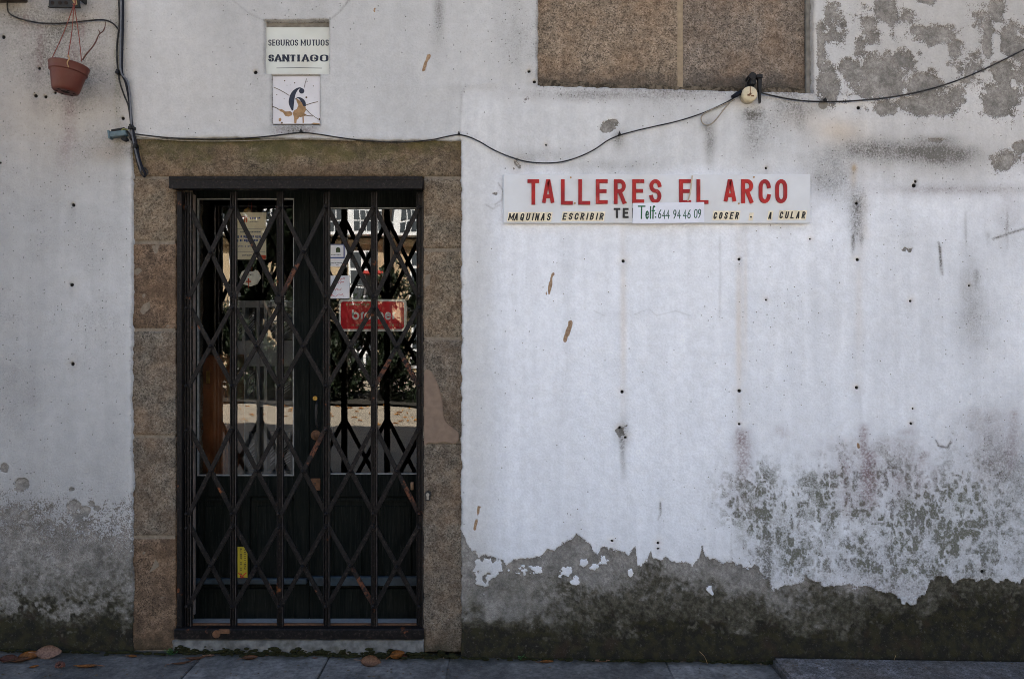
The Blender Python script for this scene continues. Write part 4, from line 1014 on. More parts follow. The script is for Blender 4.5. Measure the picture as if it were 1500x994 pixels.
ins = thing('cable_junction', 'round cream disc fitting with black clamps below the granite infill', 'junction', (X(1095), -.02, Z(141)))
M_cream_p = simple('aged_cream_plastic', (0.60, 0.52, 0.36), .55, .12, 45, .35, dirt=(.24, .17, .10), dirt_amt=.55)
bm = bmesh.new()
lathe(bm, [(.0002, .030), (.028, .030), (.0345, .026), (.0365, .016), (.0365, -.022), (.030, -.024)], 36, Matrix.Translation((X(1094.5), -.016, Z(141.5))) @ Matrix.Rotation(rad(90), 4, 'X'))
part('disc', bm, M_cream_p, ins)
bm = bmesh.new(); box(bm, X(1094.2), X(1095.2), -.0475, -.0462, Z(143), Z(131)); box(bm, X(1090.5), X(1094), -.0478, -.0462, Z(145), Z(142.6)); box(bm, X(1096), X(1100), -.0478, -.0462, Z(146), Z(144)); disc_y(bm, X(1094.8), Z(142.2), .005, -.049, -.0462, 10); part('stain_mark', bm, M_rust, ins)
bm = bmesh.new(); tube(bm, [P3(1072,143,-.022), P3(1078,139.5,-.024), P3(1086,135,-.024)], [.0085, .011, .012], 12); part('sleeve', bm, M_cable_b, ins)
bm = bmesh.new(); disc_y(bm, X(1098.5), Z(115.5), .0165, -.045, .02, 16); box(bm, X(1095.5), X(1104), -.04, .02, Z(128), Z(118), bev=.004); part('clamp', bm, M_plastic, ins)
bm = bmesh.new(); tube(bm, [P3(1092.5,133,-.03), P3(1092.8,122,-.03), P3(1098,114,-.035)], .0025, 6); part('wire', bm, M_cable, ins)
bm = bmesh.new(); prism(bm, [(X(1106.5), Z(118)), (X(1112.5), Z(118)), (X(1111), Z(154)), (X(1109), Z(154))], -.038, -.02); box(bm, X(1104), X(1113.2), -.044, -.016, Z(119), Z(113), bev=.003); part('wedge_clamp', fix(bm), M_plastic, ins)

jb = thing('junction_box', 'small broken grey cable box hanging at the wall left of the lintel', 'junction box', (X(178), -.02, Z(196)))
M_box = simple('box_blue_grey', (0.105, 0.155, 0.175), .5, .2, 40, .35, dirt=(.05, .06, .06))
def rotated(bm, ang, px, py):
    bmesh.ops.rotate(bm, cent=(X(px), 0, Z(py)), matrix=Matrix.Rotation(rad(ang), 3, 'Y'), verts=bm.verts); return bm
bm = bmesh.new(); box(bm, X(166), X(189), -.036, -.006, Z(202.5), Z(194.5), bev=.003); part('case', rotated(bm, -8, 177, 198), M_box, jb)
bm = bmesh.new(); box(bm, X(163.5), X(166.2), -.04, -.004, Z(204), Z(192), bev=.002); part('end_flange', rotated(bm, -8, 177, 198), M_box, jb)
bm = bmesh.new(); box(bm, X(168), X(188), -.03, -.002, Z(194.2), Z(190.5), bev=.002); part('lid_remnant', rotated(bm, -10, 177, 198), M_plastic, jb)
bm = bmesh.new(); disc_y(bm, X(185), Z(204.5), .012, -.024, 0, 12); tube(bm, [P3(178,203.5,-.02), P3(182,206,-.02), P3(189,205.5,-.018)], .004); part('grommet', bm, M_plastic, jb)
bm = bmesh.new(); tube(bm, spline([P3(176,193,-.03), P3(181,189,-.034), P3(186,190,-.03), P3(192,187,-.022)]), .0028); part('wire', bm, simple('wire_olive', (.16, .17, .05), .5), jb)
bm = bmesh.new(); tube(bm, spline([P3(186,192,-.02), P3(190,197,-.022), P3(191,203,-.02), P3(194,206,-.012)]), .004); part('wire', bm, M_cable, jb)

# ================================================================== HANGING POT AND ITS BRACKET
M_terra = simple('plastic_terracotta', (0.098, 0.019, 0.011), .5, .10, 14, .4, dirt=(.13, .06, .045), dirt_amt=.5)
M_soil = simple('dark_holes', (0.02, 0.013, 0.010), .9)
py_ = -0.125
pot = thing('flower_pot', 'brown plastic hanging flower pot tilted on three red cords, with a dry twig', 'flower pot', P3(101, 112, py_))
kk = S*(D+py_)/D
tilt = Matrix.Translation(Vector(P3(101.2, 98, py_))) @ Matrix.Rotation(rad(6), 4, 'Y') @ Matrix.Rotation(rad(-4), 4, 'X') @ Matrix.Scale(.88, 4)
bm = bmesh.new()
lathe(bm, [(.020, -.133), (.056, -.134), (.060, -.131), (.066, -.118), (.083, -.037), (.0838, -.0345), (.0895, -.0335), (.0900, -.031), (.0930, -.004), (.0965, .001), (.0975, .004), (.0965, .007), (.0915, .007), (.086, -.004), (.082, -.03), (.060, -.120), (.010, -.122)], 48, tilt)
part('pot', bm, M_terra, pot)
bm = bmesh.new(); lathe(bm, [(.0003, -.131), (.021, -.131)], 24, tilt)
for k in range(6):
    a = k*math.pi/3 + .3
    lathe(bm, [(.0003, 0), (.0085, 0)], 12, tilt @ Matrix.Translation((.042*math.cos(a), .042*math.sin(a), -.1352)))
lathe(bm, [(.0003, 0), (.0115, 0)], 14, tilt @ Matrix.Translation((0, 0, -.1352)))
bmesh.ops.reverse_faces(bm, faces=bm.faces[:]); part('drain_hole', bm, M_soil, pot)
bm = bmesh.new(); lathe(bm, [(.0003, -.022), (.050, -.020), (.083, -.026)], 24, tilt); part('soil', bm, M_soil, pot)
hook = Vector(P3(108.5, 7, py_+.02))
M_cord = simple('red_cord', (0.19, 0.045, 0.03), .6)
for (px, py, dy) in ((75.5, 87, .02), (99.5, 84, -.075), (119.5, 90, .03)):
    bm = bmesh.new(); e = Vector(P3(px, py, py_+dy)); m_ = (e+hook)/2 + Vector((.004, 0, -.004)); tube(bm, spline([hook, m_, e], 5), .0021, 6); part('cord', bm, M_cord, pot)
bm = bmesh.new(); tube(bm, spline([P3(99.5,81,-.20), P3(101.5,86,-.21), P3(98.5,92,-.218), P3(100.5,99,-.214)]), .0028, 6); part('cord_end', bm, simple('frayed_cord', (.42, .25, .12), .8), pot)
M_twig = simple('dry_twig', (0.10, 0.045, 0.035), .8, .3, 60)
bm = bmesh.new()
tube(bm, spline([P3(121,88,py_), P3(127,79,py_-.005), P3(134,71,py_), P3(140,62,py_+.01), P3(145,51,py_+.01), P3(151,46,py_+.02), P3(154,39,py_+.02), P3(154.5,32,py_+.02)]), [.0036]*8 + [.0032]*14 + [.0026]*14 + [.0018]*7, 6)
tube(bm, spline([P3(146,50,py_+.01), P3(146,47,py_), P3(144,44,py_)], 3), .0018, 6); part('twig', bm, M_twig, pot)

M_trayc = simple('bracket_metal', (0.030, 0.031, 0.030), .6, .35, 30, .25, .2, dirt=(.09, .07, .05))
tray = thing('metal_bracket', 'dark metal bracket with punched holes above the hanging pot', 'bracket', P3(94, 0, -.04))
yt = -.066
bm = bmesh.new(); box(bm, X(71, yt), X(116, yt), yt, yt+.012, Z(10, yt), Z(-14, yt), bev=.002); box(bm, X(70.4, yt), X(116.6, yt), yt-.002, yt+.0121, Z(11, yt), Z(9.4, yt)); box(bm, X(113, yt), X(116, yt), yt+.0122, .005, Z(-2, yt), Z(-14, yt)); box(bm, X(74, yt), X(80, yt), yt+.0122, .005, Z(-9, yt), Z(-14, yt)); part('channel', bm, M_trayc, tray)
bm = bmesh.new()
for px in (77, 88, 97): disc_y(bm, X(px, yt), Z(4.5, yt), .0085, yt-.0016, yt-.0002, 14)
part('punched_hole', bm, M_soil, tray)
bm = bmesh.new(); prism(bm, [(X(103, yt), Z(-6, yt)), (X(112, yt), Z(-6, yt)), (X(114, yt), Z(8, yt)), (X(111, yt), Z(9, yt))], yt-.008, yt-.0025); part('strap', fix(bm), simple('tan_strap', (.36, .23, .11), .7), tray)
bm = bmesh.new(); tube(bm, spline([hook + Vector((0, 0, .03)), hook + Vector((.006, 0, .01)), hook + Vector((0, 0, -.004)), hook + Vector((-.005, 0, .004))]), .003, 6); part('hook', bm, M_cord, tray)

# ================================================================== THINGS IN THE DOOR GLASS
YI = YD + .026        # just inside the panes
def sheet(px0, px1, py0, py1, y=None, th=.0008):
    y = YI if y is None else y
    return boxm(X(px0, y), X(px1, y), y, y+th, Z(py1, y), Z(py0, y))
def bars(rects, y, th=.0003):
    bm = bmesh.new()
    for (a, b, c_, d_) in rects: box(bm, X(a, y), X(b, y), y-th, y-.00003, Z(d_, y), Z(c_, y))
    return bm
M_card = simple('card_white', (0.84, 0.84, 0.86), .7, .04, 20)
M_cardcream = simple('card_cream', (0.80, 0.72, 0.56), .7, .06, 20)
M_blue = simple('print_blue', (0.06, 0.09, 0.26), .6); M_grey_print = simple('print_grey', (0.22, 0.23, 0.25), .6); M_orange = simple('print_red', (0.55, 0.07, 0.03), .6)
pst = thing('window_poster', 'cream opening hours poster with red and blue print behind the left pane', 'poster', P3(368, 346, YI))
part('sheet', sheet(344.5, 390, 311, 380), M_cardcream, pst)
r_ = [(366,381,318.5,322.5)]; rng = random.Random(5)
def words(x0, x1, y, h, rg, gap=1.4):
    out = []; x = x0
    while x < x1-2:
        w_ = rg.uniform(1.0, 2.6); out.append((x, min(x+w_, x1), y, y+h*rg.uniform(.7, 1))); x += w_ + (gap*1.6 if rg.random() < .2 else .45)
    return out
part('print', bars(words(366, 382, 318, 3.4, rng) + words(347, 383, 345, 4, rng) + words(347, 383, 350.5, 4, rng) + words(349, 372, 360, 1.6, rng), YI), M_blue, pst)
part('print', bars(words(366, 382, 324, 1.2, rng) + [(346,386,335,335.6),(348,388,368.5,369)] + words(352, 382, 338.5, 2.4, rng) + words(355, 376, 373, 2, rng), YI), M_grey_print, pst)
part('print', bars([(354,355.6,317.5,325.5),(357.5,359,317.5,325.5),(360.5,362.2,317.5,325.5),(354,362,316.6,318.2),(379.5,389.5,373.5,379.5)], YI), M_orange, pst)
shell = thing('scallop_shell', 'white scallop shell with a red cross hanging behind the left pane', 'shell', P3(368, 417, YI+.01))
bm = bmesh.new(); ctr = P3(367.5, 401, YI+.02); nr, na = 8, 48; grid = []
for j in range(nr+1):
    row = []
    for i in range(na+1):
        th_ = rad(-142 + 284*i/na); rr = (j/nr)
        R_ = .052*(1 + .03*math.cos(9*th_)) * (1 - .34*max(0, -math.cos(th_))**1.0*0.9)
        x = math.sin(th_)*R_*rr*1.02; z = -math.cos(th_)*R_*rr
        dep = -.016*math.sin(min(1, rr)*math.pi*.85) - .0022*math.cos(22*th_)*rr
        row.append(bm.verts.new((ctr[0]+x, ctr[1]+dep, ctr[2]-.010+z)))
    grid.append(row)
for j in range(nr):
    for i in range(na):
        try: bm.faces.new((grid[j][i], grid[j+1][i], grid[j+1][i+1], grid[j][i+1])).smooth = True
        except ValueError: pass
bmesh.ops.remove_doubles(bm, verts=bm.verts, dist=.00005)
prism(bm, [(ctr[0]-.018, ctr[2]-.004), (ctr[0]+.018, ctr[2]-.004), (ctr[0]+.013, ctr[2]+.012), (ctr[0]-.013, ctr[2]+.012)], ctr[1]-.004, ctr[1]+.002)
part('shell', fix(bm), simple('shell_white', (.80, .78, .72), .6, .08, 30), shell)
ys = YI + .0005
bm = bmesh.new()
yq = ctr[1]-.0215
prism(bm, [(X(363.2, yq), Z(411.5, yq)), (X(365.2, yq), Z(411.5, yq)), (X(364.6, yq), Z(424.5, yq))], yq-.001, yq); box(bm, X(360.6, yq), X(367.6, yq), yq-.0012, yq, Z(413.2, yq), Z(411.3, yq)); box(bm, X(363.3, yq), X(365, yq), yq-.0014, yq, Z(412, yq), Z(407.5, yq)); disc_y(bm, X(364.1, yq), Z(409, yq), .0035, yq-.0016, yq, 8)
part('cross', fix(bm), M_orange, shell)
bm = bmesh.new(); tube(bm, [P3(369,400,ctr[1]), P3(369,311,ctr[1]), P3(368.5,296,ctr[1])], .0008, 5); part('cord', bm, M_orange, shell)
orn = thing('gourd_ornament', 'yellow brown pear shaped ornament hanging above the poster', 'ornament', P3(362, 310, YI+.03))
bm = bmesh.new(); lathe(bm, [(.0005, -.036), (.009, -.031), (.015, -.018), (.0185, -.002), (.017, .012), (.010, .021), (.004, .026), (.0005, .027)], 20, Matrix.Translation(P3(362, 312, YI+.03)) @ Matrix.Rotation(rad(12), 4, 'Y')); part('gourd', bm, simple('gourd_ochre', (.30, .18, .04), .5, .3, 30), orn)
bm = bmesh.new(); tube(bm, [P3(363,304,YI+.03), P3(364.5,298,YI+.03), P3(365,291,YI+.03)], .0012, 5); part('cord', bm, M_cord, orn)
dcl = thing('window_decal', 'small white lettered decal on the left pane beside the door stile', 'decal', P3(409, 437, YI))
part('print', bars(words(397,402,433,1.6,rng)+words(398.5,403,436.4,1.4,rng)+words(396,403,439.5,2.2,rng)+words(399,404,443.3,1.8,rng)+words(416,421,433,1.6,rng)+words(416,420,436.4,1.4,rng)+words(414,422,439.5,2.2,rng)+words(414,419,443.3,1.8,rng)+[(398,420,446.6,447.6)], YI), M_card, dcl)
bm = bmesh.new(); L, R = ribbon2d([(X(400, YI)+.028*math.cos(rad(a))+.026, Z(466, YI)+.03*math.sin(rad(a))) for a in range(20, 171, 10)], lambda a, b: .0012, 0); strip(bm, L, R, YI-.0004, YI-.0001); box(bm, X(397.5, YI), X(418, YI), YI-.0004, YI-.0001, Z(472.5, YI), Z(471.3, YI)); prism(bm, [(X(401, YI), Z(469, YI)), (X(415, YI), Z(469, YI)), (X(411, YI), Z(462, YI)), (X(404, YI), Z(462, YI))], YI-.0005, YI-.0001); part('emblem', fix(bm), M_card, dcl)

YI0 = YI; YI = YD + .0200
cd1 = thing('window_card', 'white card with dark blue border and small house emblem on the right pane', 'card', P3(494, 373, YI))
part('sheet', sheet(481, 508.5, 357.5, 390.5), M_card, cd1)
part('border', bars([(482,504,357.6,358.8),(482,483.2,358.8,377),(503.2,505,358.8,377),(482,505,376.4,378.4)], YI), M_blue, cd1)
bm = bmesh.new(); prism(bm, [(X(492, YI), Z(369.5, YI)), (X(498.5, YI), Z(369.5, YI)), (X(498.5, YI), Z(364.5, YI)), (X(497, YI), Z(362.3, YI)), (X(493.5, YI), Z(362.3, YI)), (X(492, YI), Z(364.5, YI))], YI-.0003, YI-.00003); part('emblem', fix(bm), simple('print_olive', (.05, .07, .03), .6), cd1)
part('print', bars(words(483,502,384.5,1.5,rng)+[(492,496,387.6,388.4)]+words(485,501,372.5,1.5,rng), YI), M_grey_print, cd1)
cd2 = thing('handwritten_note', 'white sheet with red handwriting on the right pane below the bordered card', 'note', P3(496, 420, YI))
part('sheet', sheet(480.5, 512, 403.5, 437), simple('note_white', (.80, .82, .88), .8, .05, 15), cd2)
bm = bmesh.new(); rng = random.Random(8)
for yy, xa, xb in ((409,494,505),(414,492,504),(424,484,501),(433,482,503)):
    n_ = 14; pts = [(X(xa+(xb-xa)*i/n_, YI), Z(yy + rng.uniform(-2, 2) - i*.08, YI)) for i in range(n_+1)]
    L, R = ribbon2d(pts, lambda a, b: .0009, 0); strip(bm, L, R, YI-.0004, YI-.00005)
part('writing', fix(bm), simple('red_ink', (.50, .10, .12), .6), cd2)

YI = YI0
bs = thing('window_sign', 'red shop sign with silver rim and white lettering brother behind right pane', 'sign', P3(546, 462, YI+.004))
def rrect(x0, x1, z0, z1, r, n=6):
    return [(cx + r*math.cos(rad(a+90*k/n)), cz + r*math.sin(rad(a+90*k/n))) for cx, cz, a in ((x1-r, z1-r, 0), (x0+r, z1-r, 90), (x0+r, z0+r, 180), (x1-r, z0+r, 270)) for k in range(n+1)]
YS_ = YI + .004
bm = bmesh.new(); prism(bm, rrect(X(496.5, YS_), X(595.5, YS_), Z(485, YS_), Z(438.2, YS_), .018), YS_, YS_+.012); part('rim', bm, simple('silver_rim', (.55, .56, .58), .4, metal=.3), bs)
bm = bmesh.new(); prism(bm, rrect(X(499.3, YS_), X(591.8, YS_), Z(481.8, YS_), Z(441.6, YS_), .014), YS_-.0015, YS_-.0001); part('face', bm, simple('sign_face_red', (.56, .010, .022), .45, .05, 12, .25), bs)
yl = YS_-.0022
bm = bmesh.new()
for ch, x, w_ in (('b',515.5,11),('r',528.6,6),('o',533.5,11),('t',545.2,8),('h',553,9),('e',563.2,10.5),('r',574.8,6)):
    glyph(bm, ch, X(x, yl), Z(468.3, yl), w_*S*1.06, 16.2*S*1.06, 2.9*S, yl, .0006, cap=False)
part('lettering', fix(bm), M_card, bs)
bm = bmesh.new()
for k, ch in enumerate('CENTER'):
    glyph(bm, ch, X(567.5+k*3.4, yl), Z(478, yl), 2.5*S, 3.8*S, .55*S, yl, .0004)
for (a, b, c_, d_) in words(507, 541, 444.5, 3.2, random.Random(2)) + words(515, 566, 474.5, 3, random.Random(3)):
    box(bm, X(a, yl), X(b, yl), yl, yl+.0004, Z(d_, yl), Z(c_, yl))
part('small_print', fix(bm), simple('print_gold', (.42, .24, .14), .6), bs)

stk = thing('yellow_sticker', 'narrow yellow sticker with red crossed figure on the lower door panel', 'sticker', P3(355, 825, YD+.01))
yk = YD + .0022
bm = bmesh.new(); box(bm, X(347, yk), X(362.5, yk), yk, yk+.0012, Z(851, yk), Z(800.3, yk)); part('sheet', bm, simple('sticker_yellow', (.50, .40, .035), .6, .08, 25), stk)
def vtext(bm, s, px, py0, pitch, h, w, tt):
    for k, ch in enumerate(s):
        if ch == ' ': continue
        Mx = Matrix.Translation((X(px, yk), 0, Z(py0 - k*pitch, yk))) @ Matrix.Rotation(rad(-90), 4, 'Y')
        glyph(bm, ch, 0, 0, w*S, h*S, tt*S, yk-.0003, .0003, M=Mx)
bm = bmesh.new(); vtext(bm, 'NO SE ADMITE', 354.6, 835.5, 2.85, 3.1, 2.1, .62); vtext(bm, 'PUBLICIDAD', 360.3, 833, 3.0, 3.1, 2.1, .62); part('lettering', fix(bm), M_black, stk)
bm = bmesh.new(); disc_y(bm, X(353, yk), Z(840, yk), .004, yk-.0002, yk, 10); prism(bm, [(X(351.5, yk), Z(848, yk)), (X(357, yk), Z(847, yk)), (X(355, yk), Z(842, yk)), (X(352, yk), Z(842, yk))], yk-.0002, yk); part('figure', fix(bm), M_black, stk)
bm = bmesh.new()
for a, b in (((349,849),(361,838)), ((349,838.5),(361,848.5))):
    L, R = ribbon2d([(X(a[0], yk), Z(a[1], yk)), (X(b[0], yk), Z(b[1], yk))], lambda q, w: .0028, 0); strip(bm, L, R, yk-.0006, yk-.0002 + (.0001 if a[1] > 845 else 0))
part('cross', fix(bm), M_orange, stk)

# ================================================================== INSIDE THE SHOP
room = link('shop_room', bpy.data.meshes.new('shop_room')); room.parent = house
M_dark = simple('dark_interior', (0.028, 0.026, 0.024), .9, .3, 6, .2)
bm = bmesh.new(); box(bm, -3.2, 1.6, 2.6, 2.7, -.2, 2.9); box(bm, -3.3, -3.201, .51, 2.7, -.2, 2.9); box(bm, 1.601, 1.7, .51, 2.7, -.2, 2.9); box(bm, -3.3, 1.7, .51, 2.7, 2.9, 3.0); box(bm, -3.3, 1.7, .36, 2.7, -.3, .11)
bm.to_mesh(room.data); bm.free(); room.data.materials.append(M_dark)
cab = thing('wooden_cabinet', 'reddish brown wooden cabinet standing inside behind left pane', 'cabinet', P3(310, 690, .40))
M_wood = simple('cabinet_wood', (0.16, 0.058, 0.022), .4, .3, 8, .4, dirt=(.06, .025, .012))
bm = bmesh.new(); box(bm, X(270, .36), X(334.5, .36), .36, .72, Z(720, .36), Z(520, .36), bev=.004); part('carcass', bm, M_wood, cab)
part('door_panel', boxm(X(292, .36), X(331, .36), .352, .3595, Z(705, .36), Z(526, .36), bev=.002), M_wood, cab)
part('keyhole_plate', boxm(X(303, .36), X(308.5, .36), .348, .3515, Z(561, .36), Z(543, .36)), M_brass, cab)
shf = thing('grey_shelf_unit', 'grey painted shelf unit with dark machines stored behind the left pane', 'shelf', P3(390, 690, .62))
M_shelf = simple('shelf_grey', (0.20, 0.20, 0.215), .6, .1, 20, .3)
ysf = .60
bm = bmesh.new()
for px in (341, 357, 378, 389, 405, 430, 446): box(bm, X(px-2.2, ysf), X(px+2.2, ysf), ysf, ysf+.3, Z(700, ysf), Z(440, ysf))
part('upright', bm, M_shelf, shf)
for (ya, yb) in ((499, 536), (586, 596), (690, 702), (440, 450)):
    part('shelf', boxm(X(338, ysf), X(449, ysf), ysf+.004, ysf+.31, Z(yb, ysf), Z(ya, ysf)), M_shelf, shf)
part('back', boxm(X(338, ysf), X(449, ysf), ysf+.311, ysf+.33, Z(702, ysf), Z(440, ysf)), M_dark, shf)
rng = random.Random(12); M_mach = simple('machine_black', (0.03, 0.03, 0.036), .35, .3, 30, .5); M_key = simple('machine_metal', (.20, .20, .23), .4, metal=.4)
for r0, xs in ((498, (348, 367, 397, 418)), (585, (348, 367, 417, 438)), (690, (348, 367, 397, 417, 438))):
    for px in xs:
        w_ = 7.0 if px in (348, 367, 397) else 10.5
        mc = thing('old_machine', 'black old machine with slanted metal levers on %s grey shelf, %s from the left' % ({498: 'the top', 585: 'the middle', 690: 'the lowest'}[r0], ('first', 'second', 'third', 'fourth', 'fifth')[xs.index(px)]), 'machine', P3(px, r0, ysf+.1), 'black machines stored on the grey shelves')
        ym = ysf+.06
        bm = bmesh.new(); prism(bm, [(X(px-w_, ym), Z(r0-1, ym)), (X(px+w_, ym), Z(r0-1, ym)), (X(px+w_, ym), Z(r0-40, ym)), (X(px+w_*.6, ym), Z(r0-58, ym)), (X(px-w_*.7, ym), Z(r0-58, ym)), (X(px-w_, ym), Z(r0-34, ym))], ym, ym+.2); part('body', bm, M_mach, mc)
        bm = bmesh.new()
        for k in range(7):
            a = (X(px-w_*.8, ym), Z(r0-4-k*4.2, ym)); b = (X(px+w_*.8, ym), Z(r0-14-k*4.2-rng.uniform(0, 4), ym))
            L, R = ribbon2d([a, b], lambda q, w: .0022, 0); strip(bm, L, R, ym-.006-.0003*k, ym-.0005)
        part('lever', fix(bm), M_key, mc)

# ================================================================== STREET
t = NT('paving')
p_ = t.pos(); n1 = t.noise(45, 5, .65); n2 = t.noise(4, 4, .6); oi = t.n('ShaderNodeObjectInfo')
c = t.mix(t.ramp(n1, .33, .66), (0.112, 0.106, 0.099), (0.20, 0.19, 0.178))
c = t.scale_col(c, t.ramp(n2, .3, .7, .62, 1.25)); c = t.scale_col(c, t.ramp(t.noise(13, 5, .7), .3, .7, .72, 1.2)); c = t.scale_col(c, t.ramp(oi.outputs['Random'], 0, 1, .8, 1.2))
c = t.mix(t.math('MULTIPLY', t.ramp(t.noise(260, 2), .64, .7), .5), c, (.28, .28, .29))
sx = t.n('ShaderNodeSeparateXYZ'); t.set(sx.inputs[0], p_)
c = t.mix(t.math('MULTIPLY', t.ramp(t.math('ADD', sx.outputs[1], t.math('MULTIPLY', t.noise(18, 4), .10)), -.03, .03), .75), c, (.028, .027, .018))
M_paving = t.bsdf(c, .82, .3, 0, t.bump(t.math('ADD', n1, t.noise(160, 3)), .6, .004))
M_street = simple('street_stone', (0.40, 0.345, 0.27), .9, .12, 2.5, .2, bump=.4, bscale=12, dirt=(.28, .25, .2))
M_bed = simple('joint_dirt', (0.055, 0.052, 0.045), .95, .4, 40, .1, bump=.6)
def slope_sheet(bm, x0, x1, y0, y1, dz):
    bm.faces.new([bm.verts.new((x, y, ground_z(x)+dz)) for x, y in ((x0, y0), (x1, y0), (x1, y1), (x0, y1))])
bm = bmesh.new(); slope_sheet(bm, -150, 150, -260, -1.30, -.004); street = part('street', bm, M_street, None); tag(street, kind='structure')
bm = bmesh.new(); slope_sheet(bm, -9.4, 9.4, -1.299, .35, -.005); pave = part('pavement', bm, M_bed, None); tag(pave, kind='structure')
rng = random.Random(21)
def slab(name, x0, x1, y0, y1, top, mat, parent, th=.05, bev=.003, tiltx=0.0, skew0=0.0, skew1=0.0):
    bm = bmesh.new(); v = box(bm, x0, x1, y0, y1, 0, th)
    for q in v:
        q.co.z += -th + ground_z(q.co.x) + top + tiltx*(q.co.y-y0)
        f_ = (q.co.y-y1)
        q.co.x += f_*(skew0 if q.co.x < (x0+x1)/2 else skew1)
    bmesh.ops.bevel(bm, geom=bm.edges[:], offset=bev, segments=2, affect='EDGES')
    return part(name, bm, mat, parent)
def gx_at(px): return G(px, 975).x
cuts = [-9.0, -7.6, -6.1, -4.9, -4.0, -3.1, gx_at(-60), gx_at(282), gx_at(474), gx_at(657), gx_at(978), gx_at(1131), 1.95, 2.9, 3.9, 5.2, 6.6, 9.0]
for a, b in zip(cuts, cuts[1:]):
    slab('paving_slab', a+.0014, b-.0014, -.62, .06, rng.uniform(-.0015, .0015), M_paving, pave, skew0=rng.uniform(-.03, .03))
for i in range(14):
    a = -9 + i*1.3 + rng.uniform(-.1, .1)
    slab('paving_slab', a+.003, a+1.28, -1.30, -.625, rng.uniform(-.003, .003), M_paving, pave)
M_kerb = granite('granite_kerb', (0.46, 0.43, 0.44), lichen=.15)
kerb = thing('granite_kerb_stone', None, None, (0, 0, 0)); kerb['kind'] = 'structure'
kerb.name = 'kerb'
slab('kerb_stone', gx_at(1133), 3.0, -.60, -.034, .036, M_kerb, kerb, th=.09, bev=.010)
slab('kerb_stone', 3.006, 4.9, -.60, -.034, .034, M_kerb, kerb, th=.09, bev=.010)

# moss and grit in the angle between wall and pavement
bm = bmesh.new(); rng = random.Random(31)
for i in range(520):
    x = rng.uniform(-2.6, 2.7)
    if -1.62 < x < -.40 and rng.random() < .5: continue
    s_ = rng.uniform(.004, .013)
    bmesh.ops.create_icosphere(bm, subdivisions=1, radius=s_, matrix=Matrix.Translation((x, -.012 - abs(rng.gauss(0, .008)), ground_z(x) + rng.uniform(0, .008))) @ Matrix.Diagonal((1.7, .9, .6, 1)))
tag(part('moss', bm, M_mossline, None), kind='stuff')

# ------------------------------------------------------------------ fallen leaves, twigs and weeds
def leaf_mat(name, col, back=None):
    t = NT(name); n_ = t.noise(120, 4, .6); m = t.noise(18, 3)
    c = t.mix(t.ramp(n_, .35, .65), tuple(v*.72 for v in col), tuple(min(1, v*1.25) for v in col))
    c = t.mix(t.math('MULTIPLY', t.ramp(m, .55, .7), .6), c, tuple(v*.35 for v in col))
    return t.bsdf(c, .6, .35)
L_tan = leaf_mat('leaf_tan', (.30, .165, .10)); L_pink = leaf_mat('leaf_pinkish', (.33, .20, .145)); L_or = leaf_mat('leaf_orange', (.34, .135, .035)); L_dk = leaf_mat('leaf_dark', (.12, .045, .03)); L_br = leaf_mat('leaf_brown', (.18, .085, .045))
def dead_leaf(label, px, py, length, wid, rz, mat, curl=.3, fold=.3, lift=0.004, roll=0.0, pitch=0.0, stem=.25, group=None):
    p = G(px, py); bm = bmesh.new(); n, m = 10, 6; g_ = []
    for i in range(n+1):
        u = i/n; hw = wid/2*math.sin(math.pi*min(1, u*.98+.01))**.75*(1-.25*(u-.4)); row = []
        for j in range(m+1):
            v = j/m*2-1
            zz = curl*length*((u-.45)**2)*1.4 + fold*abs(v)**1.4*hw*1.1 + .003*math.sin(7*u+3*v)*wid*20*.05
            row.append(bm.verts.new(((u-.5)*length, v*hw, zz)))
        g_.append(row)
    for i in range(n):
        for j in range(m): bm.faces.new((g_[i][j], g_[i+1][j], g_[i+1][j+1], g_[i][j+1])).smooth = True
    bmesh.ops.solidify(bm, geom=bm.faces[:], thickness=.0007)
    if stem: tube(bm, spline([g_[0][m//2].co.copy(), Vector((-length*(.5+stem*.5), .002, curl*length*.2)), Vector((-length*(.5+stem), .004, .003))], 3), .0012, 5)
    Mx = Matrix.Rotation(rz, 4, 'Z') @ Matrix.Rotation(roll, 4, 'X') @ Matrix.Rotation(pitch, 4, 'Y')
    bm.transform(Mx)
    mz = min(v.co.z for v in bm.verts)
    bm.transform(Matrix.Translation((0, 0, -mz)))
    o = part('fallen_leaf', bm, mat, None)
    o.location = (p.x, min(p.y, -.012), ground_z(p.x) + lift*.3)
    return tag(o, label, 'leaf', group)
LG = 'dry leaves lying along the foot of the wall'
dead_leaf('broad pinkish tan leaf propped against the wall at lower left', 72, 962, .118, .062, 0.12, L_pink, .12, .25, roll=rad(58), group=LG)
dead_leaf('orange brown leaf beside the broad pinkish leaf at lower left', 44, 963, .10, .05, .5, L_or, .35, .6, roll=rad(35), group=LG)
dead_leaf('dark red brown leaf at the far left edge of the pavement', 14, 968, .10, .05, -.2, L_dk, .4, .6, roll=rad(20), group=LG)
dead_leaf('curled dark leaf under the orange leaf at lower left', 28, 970, .09, .045, .2, L_br, .5, .7, group=LG)
dead_leaf('small orange leaf scrap left of the dark seed husk', 50, 977, .04, .022, .7, L_or, .3, .5, stem=0, group=LG)
dead_leaf('long narrow orange leaf with thin stem right of the seed husk', 125, 977, .105, .028, math.pi+.12, L_or, .25, .5, stem=.3, group=LG)
dead_leaf('small brown leaf at the foot of the left granite jamb', 194, 962, .05, .022, -.2, L_or, .3, .6, group=LG)
dead_leaf('thin withered leaf left of the door step', 268, 972, .10, .016, .35, L_br, .3, .8, group=LG)
dead_leaf('shrivelled brown leaf crossing the thin withered leaf', 287, 966, .10, .022, .12, L_br, .4, .8, group=LG)
